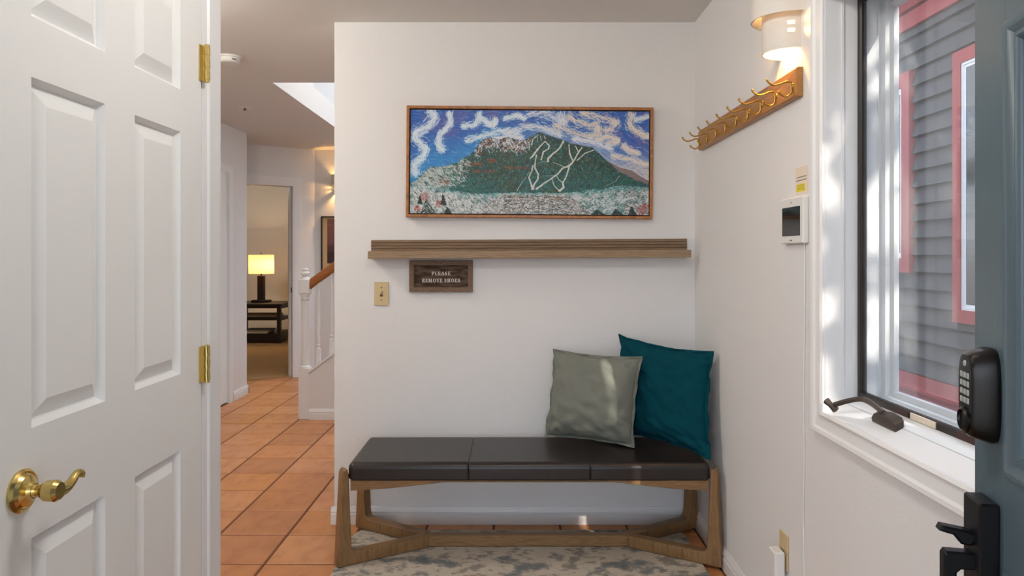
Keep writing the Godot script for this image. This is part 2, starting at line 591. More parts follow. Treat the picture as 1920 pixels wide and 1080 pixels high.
func tiles() -> void:
	var fl := thing("floor", "terracotta tile floor of the entry and the hall", "floor", Vector3.ZERO, 0.0, "", "structure")
	part(fl, "grout_bed", bx(-3.6, 0.95, -0.12, -0.004, 0.1, 8.04), M.grout)
	var pitch := 0.3205
	var full := mesh_of(bx(-0.155, 0.155, -0.012, 0.0, -0.155, 0.155, 0.003))
	for i in range(-8, 7):
		for j in range(-5, 16):
			var x0 := -1.050 + pitch * i
			var d0 := 3.093 + pitch * j
			var x1 := x0 + pitch
			var d1 := d0 + pitch
			var cx := x0 + pitch / 2
			var cd := d0 + pitch / 2
			var lo := -2.494
			var hi := 0.89
			if d1 > 6.87:
				lo = -3.45
			if cd > 3.6:
				hi = -0.864 if d1 < 5.78 else 0.0
			if cx < -2.494 and lo == -2.494:
				continue
			x0 = maxf(x0, lo)
			x1 = minf(x1, hi)
			if hi == 0.89:
				d1 = minf(d1, 3.56) if cx > -0.864 else d1
			d1 = minf(d1, 7.92)
			if cx > -0.95 and cd < 1.9 and cx < -0.7:
				x0 = maxf(x0, -0.775)
			if cd < 1.9 and cx < -0.8:
				continue
			# beyond the angled wall lies the carpet
			var e := (AW1 - AW0).normalized()
			if Vector2(e.y, -e.x).dot(Vector2(cx, cd) - AW0) < -0.36:
				continue
			if x1 - x0 < 0.03 or d1 - d0 < 0.03:
				continue
			var m: Mesh = full
			var at := P(cx, 0, cd)
			if x1 - x0 < pitch - 0.001 or d1 - d0 < pitch - 0.001:
				m = mesh_of(bx(x0 + 0.005 - cx, x1 - 0.005 - cx, -0.012, 0.0, d0 + 0.005 - cd, d1 - 0.005 - cd, 0.003))
			var o := part(fl, "tile", m, M["tile%d" % rng.randi_range(0, 5)])
			o.position = at + Vector3(0, rng.randf_range(-0.0006, 0.0006), 0)

func entry_window() -> void:
	var w := thing("window_1", "white casement window with dark screen frame beside the blue door", "window", Vector3.ZERO, 0.0, "", "structure")
	var T: Material = M.trim_paint
	var d0 := 1.12
	var d1 := 2.07
	var y0 := 0.862
	var y1 := 2.045
	part(w, "casing", ring_on(on_right, d0, d1, y0, y1, [[-0.004, 0.0], [-0.004, 0.012], [0.004, 0.017], [0.012, 0.013], [0.018, 0.011], [0.040, 0.014], [0.046, 0.020], [0.056, 0.022], [0.060, 0.017], [0.060, 0.0]]), T, 30.0)
	# jamb boards; the sill slopes up to the window
	part(w, "jamb", join([bx(0.885, 1.0, y0, y1, d1 - 0.006, d1 + 0.001), bx(0.93, 0.9365, y0, y1, d1 - 0.010, d1 - 0.005)]), T)
	part(w, "jamb", bx(0.885, 1.0, y0, y1, d0 - 0.001, d0 + 0.008), T)
	part(w, "head_jamb", bx(0.885, 1.0, y1 - 0.008, y1 + 0.001, d0, d1), T)
	part(w, "sill", ext([[0.884, 0.80], [0.884, 0.864], [0.890, 0.867], [0.937, 0.893], [0.937, 0.80]], "d", d0, d1), T)
	part(w, "sill_stop", ext([[0.9385, 0.80], [0.9385, 0.895], [0.972, 0.909], [1.0, 0.909], [1.0, 0.80]], "d", d0, d1), T)
	var at_screen := func(u: float, v: float, h: float) -> Vector3: return P(0.990 - h, v, u)
	part(w, "screen_frame", ring_on(at_screen, d0 + 0.026, d1 - 0.026, 0.927, 2.019, [[0.0, 0.0], [0.0, 0.011], [0.004, 0.015], [0.018, 0.015], [0.018, 0.0]]), M.screen_frame)
	part(w, "insect_screen", bx(0.984, 0.9845, 0.925, 2.02, d0 + 0.024, d1 - 0.024), M.insect_screen)
	part(w, "screen_clip", bx(0.9735, 0.9752, 0.911, 0.926, 1.795, 1.86), M.brown_vinyl)
	part(w, "screen_clip", bx(0.9735, 0.9752, 0.911, 0.926, 1.30, 1.60), M.brown_vinyl)
	part(w, "screen_label", bx(0.9725, 0.9752, 0.9105, 0.9255, 1.68, 1.785), M.paper)
	# outer frame, sash and glass
	var outer := func(u: float, v: float, h: float) -> Vector3: return P(1.09 - h, v, u)
	part(w, "outer_frame", ring_on(outer, d0 + 0.012, d1 - 0.012, 0.912, 2.03, [[0.0, 0.0], [0.0, 0.045], [0.003, 0.045], [0.003, 0.06], [0.0, 0.062], [0.0, 0.09], [0.025, 0.09], [0.025, 0.0]]), M.vinyl_white)
	part(w, "sash", ring_on(outer, d0 + 0.046, d1 - 0.046, 0.932, 1.998, [[0.0, 0.018], [0.0, 0.032], [0.012, 0.036], [0.014, 0.036], [0.016, 0.048], [0.044, 0.048], [0.044, 0.014], [0.01, 0.014]]), M.vinyl_white, 25.0)
	part(w, "glass_pane", bx(1.0665, 1.0695, 0.928, 2.002, d0 + 0.042, d1 - 0.042), M.glass)
	# crank
	var c := thing("window_crank", "folded bronze crank handle on the sloping window sill", "crank")
	part(c, "crank_base", prism([[1.755, 0.896], [1.755, 0.914], [1.765, 0.922], [1.80, 0.926], [1.862, 0.918], [1.872, 0.908], [1.866, 0.896]], func(p: Vector2, e: float) -> Vector3: return P(e, p.y - 0.008 + (e - 0.93) * 0.45, p.x), 0.919, 0.943, 0.003), M.bronze)
	part(c, "crank_arm", tube(curve([P(0.93, 0.915, 1.83), P(0.926, 0.928, 1.88), P(0.917, 0.932, 1.918), P(0.902, 0.917, 1.965), P(0.888, 0.898, 2.01)], 4), 0.0075, 6), M.bronze)
	part(c, "crank_knob", lathe([[0.001, -0.022], [0.010, -0.020], [0.0075, 0.0], [0.010, 0.017], [0.001, 0.02]], P(0.884, 0.894, 2.027), 10, Basis(Vector3(1, 0, 0), -1.0) * Basis(Vector3(0, 0, 1), 0.35)), M.bronze)

func raised_panel(parent: Node, m: Callable, u0: float, u1: float, v0: float, v1: float, h: float, material: Material, wide := 0.038) -> void:
	# sticking round the panel drops to a groove, then the panel rises to its field
	var s := PackedVector3Array()
	var steps := [[0.0, h], [0.003, h - 0.006], [0.008, h - 0.013], [0.011, h - 0.014], [wide, h - 0.0025], [wide + 0.002, h - 0.002]]
	var at := func(k: int, i: int) -> Vector3:
		var o: float = steps[i][0]
		var uu := [u0 + o, u1 - o, u1 - o, u0 + o]
		var vv := [v0 + o, v0 + o, v1 - o, v1 - o]
		return m.call(uu[k % 4], vv[k % 4], steps[i][1])
	for i in steps.size() - 1:
		for k in 4:
			q4(s, at.call(k, i), at.call(k + 1, i), at.call(k + 1, i + 1), at.call(k, i + 1))
	q4(s, at.call(0, 5), at.call(1, 5), at.call(2, 5), at.call(3, 5))
	var n: Vector3 = (m.call(0, 0, 1) as Vector3) - (m.call(0, 0, 0) as Vector3)
	for i in range(0, s.size(), 3):
		if (s[i + 2] - s[i]).cross(s[i + 1] - s[i]).dot(n) < 0.0:
			var t := s[i + 1]
			s[i + 1] = s[i + 2]
			s[i + 2] = t
	part(parent, "panel", s, material, 12.0)

func closet_door() -> void:
	var t := thing("door_1", "white six-panel closet door with a brass lever handle", "door", Vector3.ZERO, 0.0, "", "structure")
	var m := func(u: float, v: float, h: float) -> Vector3: return P(-0.765 + h, v, u)
	var D: Material = M.door_paint
	var cols := [[1.163, 1.374], [1.482, 1.686]]
	var rows := [[0.25, 0.86], [1.036, 1.595], [1.692, 1.905]]
	part(t, "backing", box_on(m, 1.058, 1.797, 0.012, 2.03, -0.040, -0.018), D)
	for u in [[1.058, cols[0][0]], [cols[0][1], cols[1][0]], [cols[1][1], 1.797]]:
		part(t, "stile", box_on(m, u[0], u[1], 0.012, 2.03, -0.0185, 0.0), D)
	for v in [[0.012, 0.25], [0.86, 1.036], [1.595, 1.692], [1.905, 2.03]]:
		for c in cols:
			part(t, "rail", box_on(m, c[0], c[1], v[0], v[1], -0.0185, 0.0), D)
	for c in cols:
		for r in rows:
			raised_panel(t, m, c[0], c[1], r[0], r[1], 0.0, D)
	# casing and jamb
	var k := thing("trim_1", "white moulded casing round the six-panel closet door", "door casing", Vector3.ZERO, 0.0, "", "structure")
	part(k, "jamb", join([bx(-0.88, -0.768, 0, 2.045, 1.800, 1.812), bx(-0.88, -0.768, 0, 2.045, 1.043, 1.055), bx(-0.88, -0.768, 2.033, 2.045, 1.055, 1.800)]), M.trim_paint)
	part(k, "casing", ring_on(on_left, 1.049, 1.806, -0.02, 2.039, [[0.0, 0.0], [0.0, 0.009], [0.006, 0.011], [0.022, 0.012], [0.026, 0.017], [0.031, 0.018], [0.036, 0.014], [0.075, 0.018], [0.092, 0.018], [0.095, 0.014], [0.095, 0.0]]), M.trim_paint, 25.0)
	# hinges
	for y in [1.782, 1.042, 0.29]:
		var h := part(t, "hinge", lathe([[0.001, -0.048], [0.0065, -0.046], [0.0065, 0.046], [0.001, 0.048]], P(-0.752, y, 1.801), 12), M.brass)
		part(h, "leaf", join([bx(-0.7645, -0.7625, y - 0.044, y + 0.044, 1.785, 1.800), bx(-0.769, -0.7555, y - 0.044, y + 0.044, 1.7955, 1.806)]), M.brass)
		for e in [-0.03, 0.0, 0.03]:
			part(h, "knuckle", lathe([[0.001, -0.011], [0.0078, -0.010], [0.0078, 0.010], [0.001, 0.011]], P(-0.752, y + e, 1.801), 12), M.brass)
	# lever handle
	var yc := 0.944
	var dc := 1.138
	var out := Basis(Vector3(0, 0, 1), -PI / 2)   # y axis -> +x
	var rose := part(t, "handle", lathe([[0.001, 0.0], [0.033, 0.0], [0.034, 0.004], [0.030, 0.008], [0.028, 0.007], [0.024, 0.012], [0.014, 0.016], [0.012, 0.022], [0.001, 0.022]], P(-0.765, yc, dc), 32, out), M.brass, 25.0)
	part(rose, "neck", lathe([[0.001, 0.018], [0.011, 0.02], [0.009, 0.026], [0.010, 0.032], [0.016, 0.040], [0.017, 0.056], [0.013, 0.062], [0.001, 0.062]], P(-0.765, yc, dc), 24, out), M.brass, 25.0)
	var path := curve([P(-0.714, yc - 0.002, dc), P(-0.714, yc - 0.006, dc + 0.025), P(-0.714, yc - 0.001, dc + 0.044), P(-0.714, yc + 0.009, dc + 0.062), P(-0.714, yc + 0.006, dc + 0.074), P(-0.714, yc - 0.001, dc + 0.072)], 6)
	var rad := []
	for i in path.size():
		var f := float(i) / (path.size() - 1)
		rad.append(lerpf(0.011, 0.0055, minf(1.0, f * 1.5)))
	part(rose, "lever", tube(path, rad, 12), M.brass)

func blue_door() -> void:
	# swung inwards past square against the wall; local x runs from the hinge to the free edge, local -z is the outer face
	var t := thing("door_2", "slate blue panelled front door standing open by the window", "door", P(0.537, 0, 0.26), atan2(0.978, 0.21), "", "structure")
	var B: Material = M.blue_paint
	var free := 0.91
	part(t, "backing", bx(0.0, free, 0.012, 2.03, -0.045, -0.012), B)
	for u in [[0.0, 0.105], [0.805, free]]:
		part(t, "stile", bx(u[0], u[1], 0.012, 2.03, -0.013, 0.0, 0.001), B)
	for v in [[0.012, 0.25], [0.86, 0.995], [1.645, 1.76], [1.93, 2.03]]:
		part(t, "rail", bx(0.105, 0.805, v[0], v[1], -0.013, 0.0), B)
	for v in [[0.25, 0.86], [0.995, 1.645], [1.76, 1.93]]:
		part(t, "panel_moulding", ring_on(P, 0.105 + 0.034, 0.805 - 0.034, v[0] + 0.034, v[1] - 0.034, [[0.0, -0.014], [0.0, -0.008], [0.006, -0.002], [0.013, -0.004], [0.020, 0.003], [0.028, 0.005], [0.034, 0.001], [0.034, -0.014]]), B, 50.0)
		part(t, "panel", bx(0.139, 0.771, v[0] + 0.034, v[1] - 0.034, -0.0135, -0.010), B)
	for y in [0.25, 1.02, 1.80]:
		part(t, "hinge", lathe([[0.001, -0.05], [0.008, -0.049], [0.008, 0.049], [0.001, 0.05]], P(-0.004, y, -0.05), 10), M.dark_bronze)
	# keypad deadbolt
	var u := 0.848
	var yc := 1.103
	var outline := func(w: float, h: float, n: int) -> Array:
		var o := []
		for k in n:
			var a := TAU * k / n
			var cx := cos(a)
			var sy := sin(a)
			o.append([u + w * signf(cx) * pow(absf(cx), 0.55), yc + h * signf(sy) * pow(absf(sy), 0.6)])
		return o
	var rows := []
	for st in [[0.033, 0.070, 0.0], [0.034, 0.071, 0.006], [0.031, 0.067, 0.02], [0.028, 0.063, 0.031], [0.024, 0.059, 0.036]]:
		var r := PackedVector3Array()
		for p in outline.call(st[0], st[1], 32):
			r.append(P(p[0], p[1], st[2]))
		rows.append(r)
	var lock := part(t, "keypad_lock", grid(rows, true, true), M.dark_bronze, 50.0)
	for r in 4:
		for c in 3:
			part(lock, "key_button", bx(u - 0.0165 + c * 0.012, u - 0.008 + c * 0.012, yc + 0.024 - r * 0.0125, yc + 0.033 - r * 0.0125, 0.0355, 0.0375, 0.001), M.key_grey)
	part(lock, "indicator_lamp", lathe([[0.001, 0.0], [0.0055, 0.0], [0.004, 0.0025], [0.001, 0.003]], P(u, yc + 0.046, 0.035), 12, Basis(Vector3(1, 0, 0), -PI / 2)), M.key_grey)
	part(lock, "cylinder_ring", lathe([[0.001, 0.0], [0.019, 0.0], [0.019, 0.008], [0.015, 0.011], [0.014, 0.007], [0.001, 0.007]], P(u, yc - 0.038, 0.031), 24, Basis(Vector3(1, 0, 0), -PI / 2)), M.dark_bronze, 25.0)
	# handle set
	var hs := part(t, "handle_set", bx(u - 0.030, u + 0.030, 0.655, 0.948, 0.0, 0.028, 0.003), M.black_metal)
	part(hs, "thumb_latch", prism([[0.0, 0.893], [0.012, 0.900], [0.024, 0.902], [0.050, 0.906], [0.054, 0.898], [0.044, 0.895], [0.034, 0.893], [0.024, 0.880], [0.010, 0.878]], func(p: Vector2, c: float) -> Vector3: return P(c, p.y, p.x + 0.02), u - 0.011, u + 0.011, 0.003), M.black_metal)
	part(hs, "pull_handle", prism([[0.02, 0.842], [0.02, 0.868], [0.064, 0.868], [0.068, 0.862], [0.068, 0.690], [0.020, 0.690], [0.020, 0.710], [0.050, 0.710], [0.050, 0.836], [0.044, 0.842]], func(p: Vector2, c: float) -> Vector3: return P(c, p.y, p.x), u - 0.011, u + 0.011, 0.003), M.black_metal)
	# door frame round the front doorway
	struct("trim_2", join([bx(-0.70, -0.685, 0, 2.06, 0.08, 0.24), bx(0.545, 0.56, 0, 2.06, 0.08, 0.235), bx(-0.685, 0.545, 2.045, 2.06, 0.08, 0.24)]), M.trim_paint, "white jamb of the front doorway behind the viewer", "door jamb")

func hall() -> void:
	# closed door in the hall's far side wall
	var t := thing("door_3", "white closed door in the hall wall before the corner", "door", Vector3.ZERO, 0.0, "", "structure")
	part(t, "slab", box_on(on_hall_left, 5.675, 6.425, 0.01, 2.025, -0.05, -0.012, 0.002), M.door_paint)
	var t1 := thing("trim_3", "white casing of the closed door in the hall wall", "door casing", Vector3.ZERO, 0.0, "", "structure")
	var cas := [[0.0, 0.0], [0.0, 0.010], [0.01, 0.012], [0.02, 0.016], [0.06, 0.018], [0.07, 0.014], [0.07, 0.0]]
	part(t1, "casing", ring_on(on_hall_left, 5.67, 6.43, -0.02, 2.03, cas), M.trim_paint, 25.0)
	var t2 := thing("trim_4", "white casing of the open doorway to the lamp room", "door casing", Vector3.ZERO, 0.0, "", "structure")
	part(t2, "casing", ring_on(on_angle, 0.69, 1.465, -0.02, 2.036, [[0.0, 0.0], [0.0, 0.012], [0.012, 0.014], [0.024, 0.019], [0.085, 0.021], [0.098, 0.016], [0.098, 0.0]]), M.trim_paint, 25.0)
	part(t2, "jamb", join([box_on(on_angle, 1.461, 1.4752, 0, 2.04, -0.12, 0.005), box_on(on_angle, 0.68, 0.694, 0, 2.04, -0.12, 0.005), box_on(on_angle, 0.69, 1.465, 2.03, 2.0405, -0.12, 0.005)]), M.trim_paint)
	part(t2, "door_stop", box_on(on_angle, 1.449, 1.4615, 0, 2.03, -0.075, -0.045), M.trim_paint)
	part(t2, "strike_plate", box_on(on_angle, 1.4595, 1.4612, 0.90, 0.955, -0.035, -0.008), M.dark_bronze)
	# smoke detector and sprinkler
	var sd := thing("smoke_detector", "round white smoke detector on the hall ceiling", "smoke detector", P(-1.615, 2.44, 4.18))
	part(sd, "base", lathe([[0.001, 0.0], [0.07, 0.0], [0.07, -0.010], [0.001, -0.010]], Vector3.ZERO, 28), M.white_plastic)
	part(sd, "cover", lathe([[0.001, -0.009], [0.060, -0.009], [0.060, -0.03], [0.050, -0.038], [0.001, -0.040]], Vector3.ZERO, 28), M.white_plastic, 30.0)
	for k in 4:
		var a := PI / 4 + PI / 2 * k
		part(sd, "vent_slot", box_on(func(x: float, y: float, z: float) -> Vector3: return Basis(Vector3.UP, a) * Vector3(x, y, z), -0.012, 0.012, -0.028, -0.020, 0.052, 0.0605), M.grey_plastic)
	var sp := thing("sprinkler", "small recessed fire sprinkler in the hall ceiling", "sprinkler", P(-2.055, 2.44, 5.62))
	part(sp, "escutcheon", lathe([[0.001, 0.0], [0.045, 0.0], [0.042, -0.004], [0.018, -0.008], [0.001, -0.008]], Vector3.ZERO, 24), M.white_plastic, 25.0)
	part(sp, "sprinkler_head", lathe([[0.001, -0.006], [0.010, -0.006], [0.007, -0.016], [0.014, -0.020], [0.014, -0.023], [0.001, -0.024]], Vector3.ZERO, 12), M.bronze, 25.0)
	# framed print
	var f := thing("framed_print", "framed print of a dusky red landscape above the staircase", "picture")
	part(f, "frame", ring_on(on_hall_back, -2.05, -1.47, 1.128, 1.705, [[0.0, 0.004], [0.0, 0.024], [0.014, 0.024], [0.016, 0.020], [0.016, 0.0], [0.0, 0.0]]), M.dark_wood)
	part(f, "mat_board", box_on(on_hall_back, -2.05, -1.47, 1.128, 1.705, 0.004, 0.012), M.mat_board)
	var im := Image.create(64, 128, false, Image.FORMAT_RGB8)
	var nz := FastNoiseLite.new()
	nz.seed = 5
	nz.frequency = 0.05
	for y in 128:
		for x in 64:
			var v := y / 127.0
			var n := nz.get_noise_2d(x * 0.6, y * 3.0)
			var c := Color(0.50, 0.31, 0.26).lerp(Color(0.44, 0.27, 0.27), smoothstep(0.2, 0.55, v + n * 0.15))
			if v + n * 0.05 > 0.60:
				c = Color(0.33, 0.20, 0.18)
			if v + n * 0.08 > 0.74:
				c = Color(0.22, 0.14, 0.13)
			im.set_pixel(x, y, c * (1.0 + n * 0.15))
	var pm := mat("print_paper", Color.WHITE, 0.5)
	pm.albedo_texture = ImageTexture.create_from_image(im)
	part(f, "print", flat(on_hall_back, -2.00, -1.52, 1.21, 1.692, 0.0130), pm)

func flat(m: Callable, u0: float, u1: float, v0: float, v1: float, h: float) -> ArrayMesh:
	var a: Vector3 = m.call(u0, v1, h)
	var b: Vector3 = m.call(u1, v1, h)
	var c: Vector3 = m.call(u1, v0, h)
	var e: Vector3 = m.call(u0, v0, h)
	var s := PackedVector3Array([a, b, c, a, c, e])
	var n: Vector3 = (m.call(0, 0, 1) as Vector3) - (m.call(0, 0, 0) as Vector3)
	var uv := PackedVector2Array([Vector2(0, 0), Vector2(1, 0), Vector2(1, 1), Vector2(0, 0), Vector2(1, 1), Vector2(0, 1)])
	if (c - a).cross(b - a).dot(n) < 0.0:
		for i in [0, 3]:
			var t := s[i + 1]
			s[i + 1] = s[i + 2]
			s[i + 2] = t
			var w := uv[i + 1]
			uv[i + 1] = uv[i + 2]
			uv[i + 2] = w
	return mesh_of(s, 40.0, uv)

func stairs() -> void:
	var slope := 0.73
	var t := thing("staircase", "white staircase with turned newel and balusters under an oak handrail", "staircase")
	part(t, "side_wall", ext([[-1.612, 0.0], [-1.612, 0.372], [-0.70, 0.372 + 0.912 * slope], [-0.70, 0.0]], "d", 5.79, 5.90), M.wall_paint)
	part(t, "side_cap", ext([[-1.612, 0.366], [-1.612, 0.390], [-0.70, 0.390 + 0.912 * slope], [-0.70, 0.366 + 0.912 * slope]], "d", 5.775, 5.915, 0.003), M.trim_paint)
	part(t, "baseboard", prism(BASE, func(p: Vector2, c: float) -> Vector3: return P(c, p.y, 5.79 - p.x), -1.607, -0.70), M.trim_paint)
	for i in 5:
		var x := -1.46 + 0.25 * i
		part(t, "riser", bx(x, x + 0.02, 0.185 * i, 0.185 * (i + 1) - 0.025, 5.90, 6.85), M.trim_paint)
		part(t, "tread", bx(x - 0.02, x + 0.25, 0.185 * (i + 1) - 0.025, 0.185 * (i + 1), 5.90, 6.85, 0.004), M.rail_wood)
	var r := t
	var nx := -1.651
	var nd := 5.835
	var nw := part(r, "newel_post", bx(nx - 0.043, nx + 0.043, 0.0, 0.405, nd - 0.043, nd + 0.043, 0.003), M.trim_paint)
	part(nw, "shaft", lathe([[0.001, 0.40], [0.042, 0.40], [0.042, 0.415], [0.033, 0.425], [0.033, 0.45], [0.029, 0.60], [0.031, 0.93], [0.029, 0.94], [0.035, 0.955], [0.030, 0.965], [0.036, 0.98], [0.036, 0.998], [0.001, 0.998]], P(nx, 0, nd), 24), M.trim_paint, 30.0)
	part(nw, "block", bx(nx - 0.043, nx + 0.043, 0.995, 1.112, nd - 0.043, nd + 0.043, 0.006), M.trim_paint)
	part(nw, "cap", lathe([[0.001, 1.108], [0.040, 1.110], [0.036, 1.122], [0.024, 1.130], [0.022, 1.138], [0.034, 1.148], [0.036, 1.162], [0.026, 1.172], [0.022, 1.176], [0.028, 1.186], [0.022, 1.198], [0.001, 1.200]], P(nx, 0, nd), 24), M.trim_paint, 40.0)
	var y0 := 1.030
	part(r, "handrail", ext([[-1.610, y0], [-1.610, y0 + 0.082], [-0.75, y0 + 0.082 + 0.86 * slope], [-0.75, y0 + 0.86 * slope]], "d", nd - 0.032, nd + 0.032, 0.010), M.rail_wood, 50.0)
	for i in 8:
		var x := -1.545 + 0.103 * i
		var b0 := 0.38 + (x + 1.612) * slope
		var b1 := y0 + 0.01 + (x + 1.61) * slope
		var b := part(r, "baluster", bx(x - 0.016, x + 0.016, b0 - 0.012, b0 + 0.13, nd - 0.016, nd + 0.016, 0.002), M.trim_paint)
		part(b, "spindle", lathe([[0.001, b0 + 0.125], [0.015, b0 + 0.13], [0.010, b0 + 0.14], [0.016, b0 + 0.155], [0.011, b0 + 0.168], [0.016, b0 + 0.182], [0.012, b0 + 0.20], [0.016, b0 + 0.26], [0.009, b1], [0.001, b1 + 0.005]], P(x, 0, nd), 14), M.trim_paint, 35.0)

func far_room() -> void:
	struct("wall_lamp_room", join([bx(-6.3, -1.9, 0, 2.44, 11.7, 11.82), bx(-6.3, -6.18, 0, 2.44, 6.75, 11.7), bx(-2.14, -2.02, 0, 2.44, 8.04, 11.7), bx(-6.18, -3.49, 0, 2.44, 6.75, 6.87)]), M.wall_paint, "plain wall behind the table lamp in the carpeted room", "wall")
	var poly := [[-6.18, 6.87], [AW0.x, AW0.y]]
	var e := (AW1 - AW0).normalized()
	var n := Vector2(e.y, -e.x)
	poly.append([AW0.x - n.x * 0.05, AW0.y - n.y * 0.05])
	poly.append([AW1.x - n.x * 0.05, AW1.y - n.y * 0.05 ])
	poly.append_array([[-2.14, 8.0], [-2.14, 11.7], [-6.18, 11.7]])
	struct("floor_carpet", ext(poly, "y", -0.1, 0.012), M.carpet, "tan carpet of the room behind the hall doorway", "carpet floor")
	var t := thing("end_table", "dark wood end table with open shelves under the lamp", "side table")
	var x0 := -4.12
	var x1 := -3.365
	var d0 := 10.62
	var d1 := 11.26
	var D: Material = M.dark_wood
	part(t, "table_top", bx(x0 - 0.02, x1 + 0.02, 0.555, 0.588, d0 - 0.02, d1 + 0.02, 0.004), D)
	for x in [x0, x1 - 0.055]:
		for d in [d0, d1 - 0.055]:
			part(t, "leg", bx(x, x + 0.055, 0.012, 0.555, d, d + 0.055, 0.003), D)
	part(t, "shelf", bx(x0 + 0.02, x1 - 0.02, 0.345, 0.372, d0 + 0.01, d1 - 0.01), D)
	part(t, "shelf", bx(x0 + 0.02, x1 - 0.02, 0.125, 0.152, d0 + 0.01, d1 - 0.01), D)
	part(t, "apron", bx(x0 + 0.05, x1 - 0.05, 0.05, 0.13, d0 + 0.012, d0 + 0.035), D)
	part(t, "side_rail", bx(x1 - 0.045, x1 - 0.012, 0.05, 0.17, d0 + 0.05, d1 - 0.05), D)
	part(t, "side_rail", bx(x1 - 0.045, x1 - 0.012, 0.335, 0.38, d0 + 0.05, d1 - 0.05), D)
	part(t, "side_rail", bx(x1 - 0.045, x1 - 0.012, 0.51, 0.555, d0 + 0.05, d1 - 0.05), D)
	part(t, "apron", bx(x0 + 0.05, x1 - 0.05, 0.52, 0.555, d0 + 0.012, d0 + 0.035), D)
	solo("folded_blanket", bx(-4.0, -3.47, 0.372, 0.424, 10.70, 11.1, 0.018), M.cream_cloth, "cream folded blanket on the middle shelf of the end table", "blanket", "", "", 60.0)
	for i in 3:
		solo("magazine", bx(-3.95 + 0.012 * i, -3.58 + 0.02 * i, 0.152 + 0.017 * i, 0.168 + 0.017 * i, 10.68 + 0.01 * i, 10.98, 0.001), [M.paper, M.cream_cloth, M.grey_print][i], ["pale thick magazine at the bottom of the pile on the lower shelf", "tan magazine in the middle of the pile on the lower shelf", "grey magazine on top of the pile on the lower shelf"][i], "magazine", "magazines on the lower shelf")
	var lx := -3.75
	var ld := 10.93
	var l := thing("table_lamp", "lit table lamp with cream drum shade and dark square column", "lamp", P(lx, 0.588, ld))
	part(l, "base", bx(-0.124, 0.124, 0.0, 0.038, -0.09, 0.09, 0.004), D)
	part(l, "column", bx(-0.046, 0.046, 0.036, 0.40, -0.046, 0.046, 0.004), D)
	part(l, "neck", lathe([[0.001, 0.39], [0.012, 0.395], [0.012, 0.45], [0.001, 0.455]], Vector3.ZERO, 12), M.dark_bronze)
	var rows := []
	for y in [0.43, 0.71]:
		var r := PackedVector3Array()
		for k in 40:
			r.append(Vector3(cos(TAU * k / 40) * 0.182, y, sin(TAU * k / 40) * 0.182))
		rows.append(r)
	part(l, "lamp_shade", grid(rows, true), M.lamp_shade_cloth)
	part(l, "finial", lathe([[0.001, 0.455], [0.003, 0.46], [0.003, 0.72], [0.010, 0.728], [0.008, 0.74], [0.001, 0.745]], Vector3.ZERO, 10), M.dark_bronze)
	part(l, "bulb", lathe([[0.001, 0.46], [0.014, 0.47], [0.03, 0.52], [0.03, 0.55], [0.018, 0.575], [0.001, 0.58]], Vector3(0.03, 0.02, 0), 14), M.bulb_glow)
	lamp_light(l, Vector3(0.03, 0.56, 0), 0.25, Color(1.0, 0.87, 0.66), 0.03)

